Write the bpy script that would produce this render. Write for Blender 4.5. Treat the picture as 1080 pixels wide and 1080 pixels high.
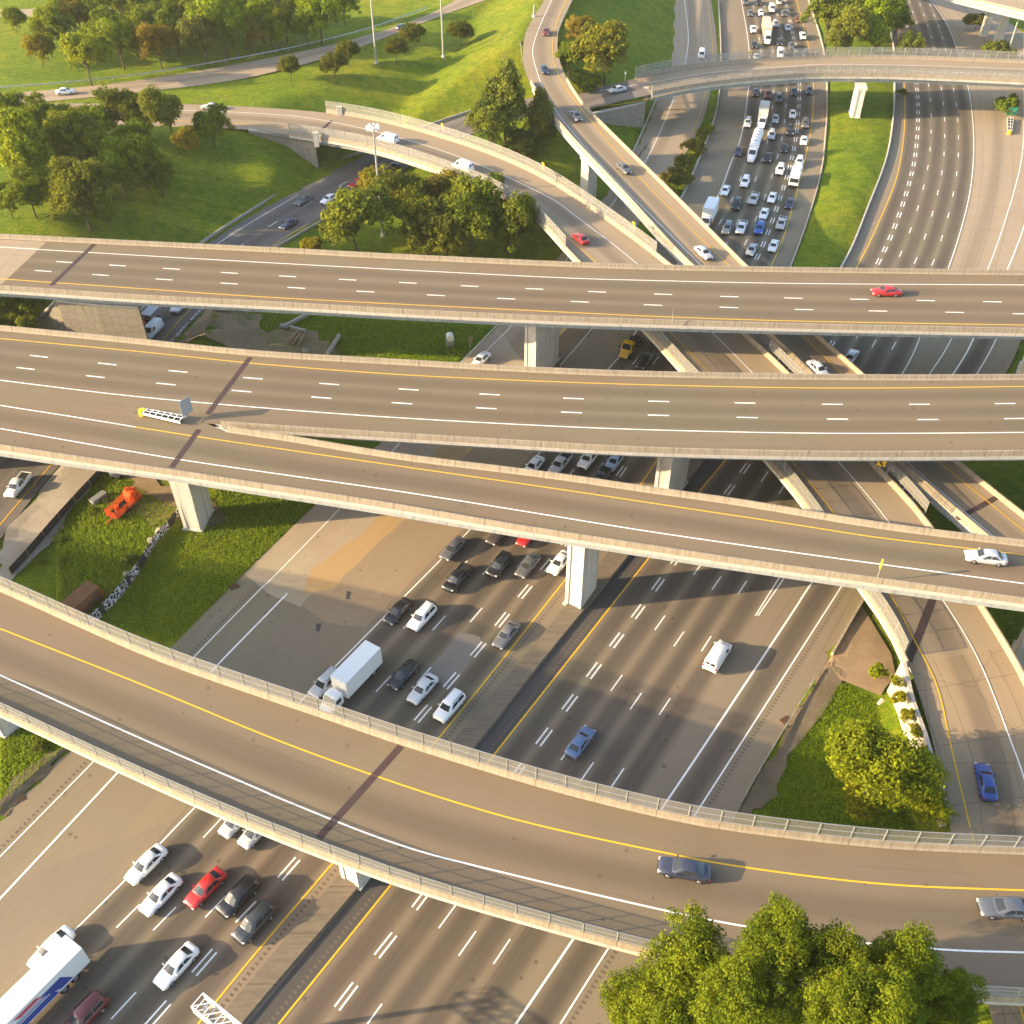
import bpy, bmesh, math, random
import numpy as np
from mathutils import Vector, Matrix
random.seed(7); RNG = np.random.default_rng(7)
R = math.radians
for o in list(bpy.data.objects): bpy.data.objects.remove(o)
scene = bpy.context.scene
# ------------------------------------------------------------------ camera, sky, sun, exposure
CAM_H, PITCH, FPX = 101.0, R(42.0), 1050.0
cd = bpy.data.cameras.new('camera'); cam = bpy.data.objects.new('camera', cd); scene.collection.objects.link(cam)
cam.location = (0, 0, CAM_H); cam.rotation_euler = (math.pi/2-PITCH, 0, 0)
cd.sensor_width = 36; cd.sensor_height = 36; cd.lens = 36*FPX/1080; cd.clip_start = 1; cd.clip_end = 9000
scene.camera = cam
SUN_EL, SUN_AZ = R(17), R(188.5)          # azimuth measured from +X, counter-clockwise: where the sun stands
world = bpy.data.worlds.new('World'); scene.world = world; world.use_nodes = True
wn = world.node_tree; bg = wn.nodes['Background']
sky = wn.nodes.new('ShaderNodeTexSky'); sky.sky_type = 'NISHITA'; sky.sun_disc = False
sky.sun_elevation = SUN_EL; sky.sun_rotation = math.pi/2-SUN_AZ; sky.dust_density = 2.0; sky.air_density = 1.0
wn.links.new(sky.outputs[0], bg.inputs[0]); bg.inputs[1].default_value = 0.15
sd = bpy.data.lights.new('sun', 'SUN'); sun = bpy.data.objects.new('sun', sd); scene.collection.objects.link(sun)
sd.energy = 4.15; sd.angle = R(0.6); sd.color = (1.0, 0.75, 0.44)
sv = Vector((math.cos(SUN_AZ)*math.cos(SUN_EL), math.sin(SUN_AZ)*math.cos(SUN_EL), math.sin(SUN_EL)))
sun.rotation_euler = sv.to_track_quat('Z', 'Y').to_euler(); sun.location = (-200, -50, 150)
scene.view_settings.view_transform = 'Standard'; scene.view_settings.look = 'None'
scene.view_settings.gamma = 1; scene.view_settings.exposure = 1.75

# ------------------------------------------------------------------ helpers
COL = scene.collection
def G(x, y, z=0.0):
    """point at height z on the sight line through survey mark (x, y)"""
    X = (x-540)/FPX; V = (540-y)/FPX
    dy = math.cos(PITCH)+V*math.sin(PITCH); dz = -math.sin(PITCH)+V*math.cos(PITCH)
    t = (z-CAM_H)/dz
    return np.array([X*t, dy*t, z])
def scale_at(y, z): return FPX*(math.sin(PITCH)+(y-540)/FPX*math.cos(PITCH))/(CAM_H-z)   # pixels per metre
def catmull(P, n=10):
    P = np.array(P, float); Q = np.vstack([2*P[0]-P[1], P, 2*P[-1]-P[-2]]); out = []
    for i in range(1, len(Q)-2):
        a, b, c, d = Q[i-1], Q[i], Q[i+1], Q[i+2]
        for k in range(n):
            t = k/n
            out.append(0.5*((2*b)+(c-a)*t+(2*a-5*b+4*c-d)*t*t+(3*b-a-3*c+d)*t**3))
    out.append(Q[-2]); return np.array(out)
def smooth(P, it=3):
    P = P.copy()
    for _ in range(it): P[1:-1] = (P[:-2]+2*P[1:-1]+P[2:])/4
    return P
def curve(pts, z=0, off=0, ext0=0, ext1=0, n=10):
    """pts: (px,py) or (px,py,z); returns a dense world polyline"""
    W = []
    for p in pts:
        zz = p[2] if len(p) > 2 else z
        w = G(p[0], p[1], zz+off); w[2] = zz; W.append(w)
    C = smooth(catmull(W, n), 6)
    def ext(a, b, e): d = (a-b); d[2] = 0; d /= np.linalg.norm(d); return a+d*e
    if ext0: C = np.vstack([ext(C[0], C[6], ext0), C])
    if ext1: C = np.vstack([C, ext(C[-1], C[-7], ext1)])
    return C
def alen(C): return np.concatenate([[0], np.cumsum(np.linalg.norm(np.diff(C, axis=0), axis=1))])
def resamp(C, n=None, step=None):
    L = alen(C)
    s = np.linspace(0, L[-1], n) if n else np.arange(0, L[-1]+1e-6, step)
    return np.stack([np.interp(s, L, C[:, k]) for k in range(3)], 1)
def at_len(C, s):
    L = alen(C); p = np.array([np.interp(s, L, C[:, k]) for k in range(3)])
    q = np.array([np.interp(s+.5, L, C[:, k]) for k in range(3)]); r = np.array([np.interp(s-.5, L, C[:, k]) for k in range(3)])
    return p, (q-r)/np.linalg.norm(q-r)
def tang(C):
    T = np.gradient(C, axis=0); T[:, 2] = 0; return T/np.linalg.norm(T, axis=1)[:, None]
def offset(C, d):
    T = tang(C); N = np.stack([T[:, 1], -T[:, 0], 0*T[:, 0]], 1); return C+N*d     # positive = right of travel
def nearest(C, p):
    d = np.linalg.norm(C[:, :2]-np.array(p[:2]), axis=1); return int(np.argmin(d))
def poly_dist(X, Y, C):
    """distance of points to a polyline plus interpolated z"""
    best = np.full(X.shape, 1e9); bz = np.zeros(X.shape)
    for a, b in zip(C[:-1], C[1:]):
        d = b-a; L2 = d[0]**2+d[1]**2+1e-9
        t = np.clip(((X-a[0])*d[0]+(Y-a[1])*d[1])/L2, 0, 1)
        D = np.hypot(X-a[0]-t*d[0], Y-a[1]-t*d[1]); m = D < best
        best = np.where(m, D, best); bz = np.where(m, a[2]+t*d[2], bz)
    return best, bz
def inside(X, Y, P):
    r = np.zeros(X.shape, bool); n = len(P)
    for i in range(n):
        a, b = P[i], P[(i+1) % n]
        c = ((a[1] > Y) != (b[1] > Y)) & (X < (b[0]-a[0])*(Y-a[1])/((b[1]-a[1])+1e-12)+a[0]); r ^= c
    return r
def tag(o, label=None, cat=None, group=None, kind=None):
    if label: o['label'] = label
    if cat: o['category'] = cat
    if group: o['group'] = group
    if kind: o['kind'] = kind
    return o
def empty(name, loc, rz=0, label=None, cat=None, group=None):
    o = bpy.data.objects.new(name, None); COL.objects.link(o); o.empty_display_size = .5
    o.location = tuple(loc); o.rotation_euler = (0, 0, rz); return tag(o, label, cat, group)
class MB:
    def __init__(s): s.v = []; s.f = []; s.uv = []; s.mi = []
    def add(s, V, F, uv=None, mi=0):
        n = len(s.v); s.v += [tuple(p) for p in V]
        for i, f in enumerate(F):
            s.f.append(tuple(n+k for k in f)); s.mi.append(mi)
        s.uv += (list(uv) if uv is not None else [(p[0]+p[1]*.6, p[2]) for p in V])
    def box(s, c, d, ax=None, taper=1.0, mi=0):
        """c centre, d full sizes, ax = (x axis, y axis) unit vectors"""
        c = np.array(c, float); ux, uy = (np.array([1., 0, 0]), np.array([0, 1., 0])) if ax is None else (np.array(ax[0], float), np.array(ax[1], float))
        uz = np.cross(ux, uy); V = []
        for z in (-.5, .5):
            k = taper if z > 0 else 1
            for x, y in ((-.5, -.5), (.5, -.5), (.5, .5), (-.5, .5)): V.append(c+ux*d[0]*x*k+uy*d[1]*y*k+uz*d[2]*z)
        s.add(V, [(3, 2, 1, 0), (4, 5, 6, 7), (0, 1, 5, 4), (1, 2, 6, 5), (2, 3, 7, 6), (3, 0, 4, 7)], mi=mi)
    def bar(s, a, b, w, h=None, mi=0):
        a = np.array(a, float); b = np.array(b, float); d = b-a; L = np.linalg.norm(d); u = d/L
        r = np.array([0, 0, 1.]) if abs(u[2]) < .9 else np.array([1., 0, 0])
        p = np.cross(u, r); p /= np.linalg.norm(p)
        s.box((a+b)/2, (L, w, h or w), (u, p), mi=mi)
    def tube(s, a, b, r0, r1=None, n=8, cap=True):
        a = np.array(a, float); b = np.array(b, float); r1 = r0 if r1 is None else r1; u = (b-a)/np.linalg.norm(b-a)
        r = np.array([0, 0, 1.]) if abs(u[2]) < .9 else np.array([1., 0, 0])
        p = np.cross(u, r); p /= np.linalg.norm(p); q = np.cross(u, p); V = []
        for c, rr in ((a, r0), (b, r1)):
            for k in range(n): t = 2*math.pi*k/n; V.append(c+(p*math.cos(t)+q*math.sin(t))*rr)
        F = [(k, (k+1) % n, n+(k+1) % n, n+k) for k in range(n)]
        if cap: F += [tuple(range(n))[::-1], tuple(range(n, 2*n))]
        s.add(V, F)
    def sweep(s, C, prof, side=1, closed=True, lo=0.0):
        """prof: list of (lateral, z); lateral measured to the right*side of the curve"""
        T = tang(C); N = np.stack([T[:, 1], -T[:, 0], 0*T[:, 0]], 1)*side; L = alen(C); m = len(prof); V = []; uv = []
        pl = [0]
        for a, b in zip(prof, prof[1:]): pl.append(pl[-1]+math.hypot(b[0]-a[0], b[1]-a[1]))
        for i in range(len(C)):
            for k, (l, z) in enumerate(prof): V.append(C[i]+N[i]*l+np.array([0, 0, z])); uv.append((L[i], z))
        F = []; rng = range(m) if closed else range(m-1)
        for i in range(len(C)-1):
            for k in rng:
                k2 = (k+1) % m; q = (i*m+k, (i+1)*m+k, (i+1)*m+k2, i*m+k2); F.append(q if side > 0 else q[::-1])
        if closed: F.append(tuple(range(m))); F.append(tuple(range((len(C)-1)*m, len(C)*m))[::-1])
        s.add(V, F, uv)
    def build(s, name, mats, parent=None, smooth_=False, mesh=None):
        me = bpy.data.meshes.new(name); me.from_pydata(s.v, [], s.f)
        u = me.uv_layers.new(name='UVMap')
        li = np.zeros(len(me.loops), np.int32); me.loops.foreach_get('vertex_index', li)
        u.data.foreach_set('uv', np.array(s.uv, np.float32)[li].ravel())
        for m in (mats if isinstance(mats, (list, tuple)) else [mats]): me.materials.append(m)
        me.polygons.foreach_set('material_index', s.mi)
        if smooth_: me.polygons.foreach_set('use_smooth', [True]*len(me.polygons))
        me.update(); return link(name, me, parent)
def link(name, me, parent=None):
    o = bpy.data.objects.new(name, me); COL.objects.link(o)
    if parent is not None:
        o.parent = parent
    return o
def rel(o, root):
    """geometry given in world space while the parent sits elsewhere"""
    o.matrix_parent_inverse = Matrix.Translation(root.location).inverted() if root.rotation_euler.z == 0 else (Matrix.Translation(root.location) @ Matrix.Rotation(root.rotation_euler.z, 4, 'Z')).inverted()
    return o

# ------------------------------------------------------------------ materials
def mat(name, base=(.5, .5, .5), rough=.8, metal=0, **k):
    m = bpy.data.materials.new(name); m.use_nodes = True; b = m.node_tree.nodes['Principled BSDF']
    b.inputs['Base Color'].default_value = (*base, 1); b.inputs['Roughness'].default_value = rough; b.inputs['Metallic'].default_value = metal
    b.inputs['Specular IOR Level'].default_value = .5 if rough < .6 else .12
    for kk, v in k.items(): b.inputs[kk.replace('_', ' ')].default_value = v
    return m
class NT:
    def __init__(s, m): s.t = m.node_tree; s.n = s.t.nodes; s.l = s.t.links; s.b = s.n['Principled BSDF']
    def node(s, t, **k):
        n = s.n.new(t)
        for a, v in k.items(): setattr(n, a, v)
        return n
    def L(s, a, b): s.l.new(a, b)
    def noise(s, vec, scale, detail=4, rough=.6, sc=None):
        n = s.node('ShaderNodeTexNoise'); n.inputs['Scale'].default_value = scale; n.inputs['Detail'].default_value = detail; n.inputs['Roughness'].default_value = rough
        if sc is not None:
            mp = s.node('ShaderNodeMapping'); mp.inputs['Scale'].default_value = sc; s.L(vec, mp.inputs[0]); vec = mp.outputs[0]
        s.L(vec, n.inputs['Vector']); return n.outputs['Fac']
    def ramp(s, fac, stops):
        r = s.node('ShaderNodeValToRGB'); e = r.color_ramp.elements
        while len(e) < len(stops): e.new(.5)
        for i, (p, c) in enumerate(stops): e[i].position = p; e[i].color = (*c, 1) if len(c) == 3 else c
        s.L(fac, r.inputs[0]); return r.outputs[0]
    def mix(s, fac, a, b, mode='MIX'):
        m = s.node('ShaderNodeMixRGB', blend_type=mode)
        for i, x in ((0, fac), (1, a), (2, b)):
            if isinstance(x, (int, float)): m.inputs[i].default_value = x
            elif isinstance(x, tuple): m.inputs[i].default_value = (*x, 1)
            else: s.L(x, m.inputs[i])
        return m.outputs[0]
    def math(s, op, a, b=0.):
        m = s.node('ShaderNodeMath', operation=op)
        for i, x in enumerate((a, b)):
            if isinstance(x, (int, float)): m.inputs[i].default_value = x
            else: s.L(x, m.inputs[i])
        return m.outputs[0]
    def coord(s, w='Object'): return s.node('ShaderNodeTexCoord').outputs[w]
    def attr(s, name): return s.node('ShaderNodeAttribute', attribute_name=name).outputs['Fac']
    def bump(s, h, st=.3, d=.05):
        b = s.node('ShaderNodeBump'); b.inputs['Strength'].default_value = st; b.inputs['Distance'].default_value = d; s.L(h, b.inputs['Height']); s.L(b.outputs[0], s.b.inputs['Normal'])
    def base(s, c): s.L(c, s.b.inputs['Base Color'])
def pavement(name, col, dark, stain=None, joints=0, wear=.75, rough=.85, cracks=False, spots=False):
    m = mat(name, col, rough); t = NT(m); uv = t.coord('UV'); ob = t.coord('Object')
    f1 = t.noise(uv, 1, 5, .6, (.03, .9, 1)); f2 = t.noise(ob, .12, 4, .6); f3 = t.noise(ob, 3.0, 3, .7); f4 = t.noise(uv, 1, 3, .6, (.012, .35, 1))
    c = t.mix(t.math('MULTIPLY', t.ramp(f1, [(.35, (0, 0, 0)), (.7, (1, 1, 1))]), .22), col, tuple(x*.72 for x in col))
    c = t.mix(t.math('MULTIPLY', t.ramp(f4, [(.4, (0, 0, 0)), (.7, (1, 1, 1))]), .22), c, tuple(min(1, x*1.25) for x in col))
    w = t.math('MULTIPLY', t.attr('wear'), wear); w = t.math('MULTIPLY', w, t.math('ADD', .65, t.math('MULTIPLY', t.noise(uv, 1, 4, .6, (.02, .5, 1)), .7)))
    c = t.mix(w, c, dark)
    c = t.mix(t.math('MULTIPLY', t.ramp(f2, [(.45, (0, 0, 0)), (.75, (1, 1, 1))]), .3), c, stain or tuple(x*.8 for x in col))
    c = t.mix(t.math('MULTIPLY', f3, .35), c, t.mix(.5, c, (.02, .018, .015)))
    if cracks:
        v = t.node('ShaderNodeTexVoronoi', feature='DISTANCE_TO_EDGE'); v.inputs['Scale'].default_value = .12; t.L(ob, v.inputs['Vector'])
        k = t.ramp(v.outputs['Distance'], [(0, (1, 1, 1)), (.012, (0, 0, 0))]); c = t.mix(t.math('MULTIPLY', k, .35), c, tuple(x*.4 for x in dark))
    if joints:
        s = t.node('ShaderNodeSeparateXYZ'); t.L(uv, s.inputs[0])
        def jl(o, p, wd): return t.math('LESS_THAN', t.math('ABSOLUTE', t.math('SUBTRACT', t.math('FRACT', t.math('DIVIDE', o, p)), .5)), wd/p)
        j = t.math('MAXIMUM', jl(s.outputs[0], joints, .05), jl(s.outputs[1], 3.66, .05)); c = t.mix(t.math('MULTIPLY', j, .45), c, tuple(x*.45 for x in dark))
    if spots:
        v = t.node('ShaderNodeTexVoronoi'); v.inputs['Scale'].default_value = .35; t.L(ob, v.inputs['Vector'])
        g = t.noise(ob, .9, 2, .5); k = t.math('MULTIPLY', t.math('LESS_THAN', v.outputs['Distance'], t.math('MULTIPLY', g, .16)), .45); c = t.mix(k, c, tuple(x*.8 for x in dark))
        sk = t.noise(uv, 1, 2, .4, (.015, 2.2, 1)); c = t.mix(t.math('MULTIPLY', t.ramp(sk, [(.66, (0, 0, 0)), (.72, (1, 1, 1))]), .28), c, dark)
        pt = t.node('ShaderNodeTexVoronoi'); pt.inputs['Scale'].default_value = .045; t.L(ob, pt.inputs['Vector']); c = t.mix(.10, c, t.mix(.6, c, pt.outputs['Color'], 'MULTIPLY'))
    t.base(c); t.bump(f3, .25, .02); return m
M = {}
M['deck'] = pavement('worn_tan_asphalt', (.212, .163, .104), (.10, .079, .057), stain=(.162, .126, .08), wear=.55, spots=True)
M['hwy'] = pavement('highway_asphalt', (.25, .203, .137), (.055, .047, .040), stain=(.2, .16, .11), wear=.8, spots=True)
M['hwy_light'] = pavement('grey_highway_asphalt', (.22, .195, .17), (.075, .066, .06), wear=.7)
M['conc_road'] = pavement('concrete_pavement', (.36, .28, .19), (.17, .135, .095), stain=(.28, .21, .135), joints=6.1, wear=.5)
M['ramp'] = pavement('ramp_concrete', (.31, .24, .16), (.14, .112, .08), stain=(.25, .19, .125), joints=0, wear=.6)
M['ramp_dark'] = pavement('ramp_patched_concrete', (.31, .232, .145), (.12, .092, .065), stain=(.235, .175, .105), joints=7.6, wear=.7, cracks=True)
M['conc_plain'] = pavement('plain_concrete_pavement', (.42, .335, .235), (.17, .135, .095), stain=(.28, .21, .135), wear=.4, spots=True); M['gore'] = pavement('gore_asphalt', (.33, .25, .155), (.12, .09, .06), wear=0, spots=True); M['gore2'] = pavement('ochre_gore_strip', (.43, .29, .14), (.2, .14, .08), wear=0)
M['shoulder'] = pavement('dark_shoulder_asphalt', (.085, .078, .072), (.05, .045, .04), wear=.3)
M['frontage'] = pavement('frontage_asphalt', (.17, .15, .13), (.08, .07, .065), wear=.6)
def concrete(name, col, dark, uvst=True, streak=.6):
    m = mat(name, col, .85); t = NT(m); uv = t.coord('UV'); ob = t.coord('Object')
    a = t.noise(uv, 1, 4, .7, (2.2, .25, 1)); b = t.noise(ob, .35, 4, .6); c0 = t.noise(ob, 6, 3, .6)
    c = t.mix(t.math('MULTIPLY', t.ramp(a, [(.42, (0, 0, 0)), (.68, (1, 1, 1))]), streak), col, dark)
    c = t.mix(t.math('MULTIPLY', t.ramp(b, [(.4, (0, 0, 0)), (.7, (1, 1, 1))]), .3), c, tuple(x*.75 for x in col))
    s = t.node('ShaderNodeSeparateXYZ'); t.L(uv, s.inputs[0])
    if uvst:
        j = t.math('LESS_THAN', t.math('ABSOLUTE', t.math('SUBTRACT', t.math('FRACT', t.math('DIVIDE', s.outputs[0], 6.1)), .5)), .007); c = t.mix(t.math('MULTIPLY', j, .6), c, tuple(x*.4 for x in dark))
    if not uvst:
        j = t.math('LESS_THAN', t.math('ABSOLUTE', t.math('SUBTRACT', t.math('FRACT', t.math('DIVIDE', s.outputs[1], 2.4)), .5)), .012); c = t.mix(t.math('MULTIPLY', j, .45), c, tuple(x*.5 for x in dark))
        g = t.noise(uv, 1, 3, .6, (1.1, .06, 1)); c = t.mix(t.math('MULTIPLY', t.ramp(g, [(.52, (0, 0, 0)), (.66, (1, 1, 1))]), .45), c, tuple(x*.6 for x in dark))
    t.base(c); t.bump(c0, .3, .03); return m
M['barrier'] = concrete('weathered_barrier_concrete', (.35, .295, .22), (.15, .12, .085), streak=.65)
M['conc'] = concrete('pier_concrete', (.62, .58, .51), (.45, .41, .36), uvst=False, streak=.4)
M['fascia'] = concrete('pale_fascia_concrete', (.52, .48, .42), (.36, .32, .27), uvst=False, streak=.5)
M['steel'] = concrete('painted_steel_girder', (.36, .38, .38), (.25, .24, .23), uvst=False, streak=.3)
M['median'] = concrete('median_concrete', (.19, .155, .11), (.085, .07, .055), streak=.6)
M['curb'] = concrete('curb_concrete', (.45, .40, .33), (.24, .2, .16), streak=.5)
def paint(name, col, wear=.5):
    m = mat(name, col, .7); t = NT(m); f = t.noise(t.coord('Object'), 1.3, 5, .75); t.base(t.mix(t.math('MULTIPLY', t.ramp(f, [(.5, (0, 0, 0)), (.72, (1, 1, 1))]), wear), col, tuple(x*.5 for x in col))); return m
M['white'] = paint('white_road_paint', (.80, .78, .73)); M['yellow'] = paint('yellow_road_paint', (.74, .43, .03), .3)
M['joint'] = paint('rusty_joint', (.075, .048, .045), .5); M['joint'].node_tree.nodes['Principled BSDF'].inputs['Roughness'].default_value = .6
M['galv'] = mat('galvanised_steel', (.42, .42, .40), .5, .6)
M['dark_steel'] = mat('dark_steel', (.10, .095, .09), .6, .3)
def chain():
    m = mat('chain_link', (.40, .39, .36), .6, .3); t = NT(m); tr = t.node('ShaderNodeBsdfTransparent'); mx = t.node('ShaderNodeMixShader')
    mx.inputs[0].default_value = .26; t.L(tr.outputs[0], mx.inputs[1]); t.L(t.b.outputs[0], mx.inputs[2]); t.L(mx.outputs[0], t.n['Material Output'].inputs[0]); return m
M['chain'] = chain()
def ground_mat():
    m = mat('grass_ground', (.07, .12, .02), .95); t = NT(m); ob = t.coord('Object')
    a = t.noise(ob, .035, 5, .6); b = t.noise(ob, .35, 5, .7); c = t.noise(ob, 3.0, 4, .75); d = t.noise(ob, .8, 3, .6, (1, 2.2, 1))
    g = t.ramp(a, [(.3, (.10, .185, .006)), (.5, (.19, .26, .008)), (.68, (.29, .29, .016))])
    g = t.mix(t.math('MULTIPLY', t.ramp(b, [(.42, (0, 0, 0)), (.62, (1, 1, 1))]), .65), g, (.07, .15, .008))
    g = t.mix(t.math('MULTIPLY', t.ramp(d, [(.5, (0, 0, 0)), (.7, (1, 1, 1))]), .6), g, (.33, .31, .03))
    e = t.noise(ob, .12, 6, .75); g = t.mix(t.math('MULTIPLY', t.ramp(e, [(.58, (0, 0, 0)), (.72, (1, 1, 1))]), .5), g, (.22, .17, .07))
    g = t.mix(t.math('MULTIPLY', t.ramp(c, [(.42, (0, 0, 0)), (.6, (1, 1, 1))]), .65), g, t.mix(.6, g, (.01, .03, .002)))
    t.base(g); t.bump(t.math('ADD', c, b), 1.0, .6); return m
M['grass'] = ground_mat()
def dirt(name, c1, c2):
    m = mat(name, c1, .95); t = NT(m); ob = t.coord('Object'); a = t.noise(ob, .25, 6, .65); b = t.noise(ob, 2.5, 5, .7)
    c = t.mix(t.ramp(a, [(.35, (0, 0, 0)), (.65, (1, 1, 1))]), c1, c2); c = t.mix(t.math('MULTIPLY', b, .4), c, tuple(x*.45 for x in c1)); t.base(c); t.bump(b, .5, .1); return m
M['dirt'] = dirt('sandy_dirt', (.36, .26, .16), (.25, .18, .105)); M['orange_dirt'] = dirt('ochre_dirt_pavement', (.42, .27, .12), (.28, .20, .125)); M['gravel'] = dirt('pale_gravel', (.42, .37, .30), (.30, .25, .19))
M['soil'] = dirt('rubble_soil', (.20, .155, .10), (.12, .095, .06))
def leaf_mat():
    m = mat('leaves', (.08, .13, .02), .9); t = NT(m); oi = t.node('ShaderNodeObjectInfo'); at = t.attr('tint')
    c = t.mix(at, t.mix(.30, t.mix(.45, oi.outputs['Color'], (.02, .05, .004)), (.01, .03, .002)), t.mix(.32, oi.outputs['Color'], (.42, .38, .012)))
    t.base(c); tl = t.node('ShaderNodeBsdfTranslucent'); t.L(t.mix(.30, c, (.6, .62, .005)), tl.inputs[0]); mx = t.node('ShaderNodeMixShader'); mx.inputs[0].default_value = .25
    t.L(t.b.outputs[0], mx.inputs[1]); t.L(tl.outputs[0], mx.inputs[2]); t.L(mx.outputs[0], t.n['Material Output'].inputs[0]); return m
M['leaf'] = leaf_mat(); M['bark'] = dirt('bark', (.13, .10, .075), (.07, .055, .04))
def stone_panels():
    m = mat('stone_panel_wall', (.45, .4, .33), .9); t = NT(m); uv = t.coord('UV')
    v = t.node('ShaderNodeTexVoronoi', feature='DISTANCE_TO_EDGE'); v.inputs['Scale'].default_value = .62; v.inputs['Randomness'].default_value = .45; t.L(uv, v.inputs['Vector'])
    v2 = t.node('ShaderNodeTexVoronoi'); v2.inputs['Scale'].default_value = .62; v2.inputs['Randomness'].default_value = .45; t.L(uv, v2.inputs['Vector'])
    c = t.mix(t.math('MULTIPLY', t.noise(t.coord('Object'), .5, 4), .5), t.mix(t.math('MULTIPLY', v2.outputs['Color'], .5), (.25, .225, .18), (.17, .15, .12)), (.30, .26, .21))
    c = t.mix(t.math('MULTIPLY', t.ramp(v.outputs['Distance'], [(.0, (1, 1, 1)), (.05, (0, 0, 0))]), .8), c, (.13, .11, .08)); t.base(c); return m
M['stone'] = stone_panels()
def cpaint():
    m = mat('car_paint', (.5, .5, .5), .32); t = NT(m); oi = t.node('ShaderNodeObjectInfo'); t.base(oi.outputs['Color']); t.b.inputs['Coat Weight'].default_value = .6; t.b.inputs['Coat Roughness'].default_value = .08; return m
M['paint'] = cpaint(); M['glass'] = mat('car_glass', (.03, .035, .04), .08); M['tyre'] = mat('tyre', (.02, .02, .02), .8); M['rim'] = mat('rim', (.45, .45, .46), .35, .7)
M['lamp'] = mat('headlight_glass', (.75, .75, .72), .15); M['red'] = mat('tail_light', (.35, .02, .015), .3); M['trim'] = mat('black_trim', (.03, .03, .03), .6)
M['pwhite'] = mat('white_panel', (.78, .78, .76), .45); M['orange'] = paint('orange_paint', (.62, .09, .02), .4); M['rust'] = dirt('brown_box', (.24, .12, .06), (.17, .085, .045))
M['fabric'] = mat('black_silt_fabric', (.035, .035, .035), .85); M['signy'] = mat('sign_yellow', (.80, .46, .02), .5); M['signb'] = mat('sign_black', (.02, .02, .02), .5)
M['signg'] = mat('sign_green', (.01, .25, .13), .5); M['signback'] = mat('sign_back', (.38, .40, .42), .5, .4); M['blue'] = mat('blue_graphic', (.03, .07, .32), .4); M['redg'] = mat('red_graphic', (.55, .10, .12), .4)
M['rock'] = dirt('rock', (.42, .37, .30), (.28, .24, .19)); M['rail'] = mat('guardrail_steel', (.48, .48, .46), .45, .7); M['wood'] = dirt('timber', (.36, .26, .14), (.24, .17, .09))

# ------------------------------------------------------------------ surveyed lines of the ground-level highways
E0 = 260
yA = curve([(205,1085),(270,1005),(352,909),(464,777),(540,683),(598,609),(676,511),(757,383),(813,282),(836,219),(855,139),(858,92),(854,53),(840,0)], ext0=60, ext1=E0)
hA = curve([(165,1071.7),(209.7,1021.7),(253.3,972),(299,923),(444,755),(504,685.6),(554.5,623),(597,571.7),(657.5,495),(740,370),(795.8,277),(813,236.7),(829.4,188),(839.7,144),(843,98.6),(841,60),(828,0)], ext0=60, ext1=E0)
sA = curve([(-30,1088),(0,1057.8),(130.6,930),(208,849),(350.6,706),(425.6,630),(500.6,553.6),(573,473),(640.6,390),(661,365),(720,270),(756.7,208),(770.6,172),(781.7,144),(789,95.8),(790,50),(781.7,0)], ext0=60, ext1=E0)
yB = curve([(290,1085),(416,928.6),(540,772),(688.6,583),(737,519),(769,480),(840,385),(903.6,282),(931,225),(946.7,184),(953.6,139),(954,99),(950,55),(940,0)], ext0=60, ext1=E0)
hB = curve([(340,1085),(363,1053.6),(404.7,999.4),(441.7,952.2),(576,774.5),(626,707.8),(672.5,646),(713.6,589.7),(769.7,516),(785.8,494),(880.6,358),(928,273.6),(945,235.6),(957,200),(964.7,168),(967.8,137.8),(968.3,111),(966,85),(960,40),(948,0)], ext0=60, ext1=E0)
g1 = curve([(796.7,649.4),(826,602.5),(845,571),(951.4,395),(971,353.9),(1000.3,283),(1018.9,222),(1025.8,180.6),(1026.7,139),(1021.7,94.4),(1009,50),(996.7,22),(981.4,0)], ext1=E0)
g2 = curve([(799.5,649.4),(832,602.5),(855,567),(980,395),(1005,354.4),(1042.5,283),(1071.7,194),(1079.4,150),(1080,110)], ext1=E0)
w1 = curve([(542.8,1082),(608,985.6),(698,852.8),(747,780),(840,639.7),(860,609),(1005,395),(1028,354.4),(1063,283),(1084,225),(1100,150)], ext0=60, ext1=E0)
w2 = curve([(591,1080),(645,995),(734,857.8),(784,780),(889.7,615),(1030,395),(1051.7,356),(1095,283)], ext0=60, ext1=80)
mL = curve([(200,1110),(270,1027),(355,926),(481,778.6),(570,671.7),(645.6,577),(700,510),(722,480),(783,385),(832.8,282),(863,191.7),(870,140),(871.7,92),(867.5,50),(852,0)], ext0=60, ext1=E0)
mR = curve([(235,1110),(270,1064.7),(381,935.6),(514.4,774),(570,702),(669,581),(717.8,517.8),(748,480),(818,385),(887,282),(913,222),(934,167),(941,125),(942.5,91.7),(941,45),(928,0)], ext0=60, ext1=E0)
cL = curve([(-80,945),(0,863),(72,791),(184.7,678.6),(270,592.5),(336.7,528.6),(410,457),(485,384),(527,343),(590,270),(632,215),(669,161),(691,110),(708,66),(711,0)], ext0=60, ext1=E0)
cR = curve([(500,480),(545,430),(590,365),(640,300),(677,230),(700,194),(722,164),(742,125),(748,101),(757,55),(750,0)], ext1=E0)
aL = curve([(591,387),(627.5,345.6),(680,275),(719,211),(749.7,139),(759,101),(761,55.6),(758,0)], ext0=3, ext1=E0)
bR = curve([(640,1110),(712,985),(779,853.6),(821,780),(872,697),(909,633),(985,510),(1060.6,394),(1076.7,359),(1120,260),(1140,180),(1150,110),(1110,60),(1060,20),(1035,0)], ext0=60, ext1=E0)
def xY(C, Y):
    i = np.argsort(C[:, 1]); return np.interp(Y, C[i, 1], C[i, 0])
YMIN, YMAX = 14.0, 620.0
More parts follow.
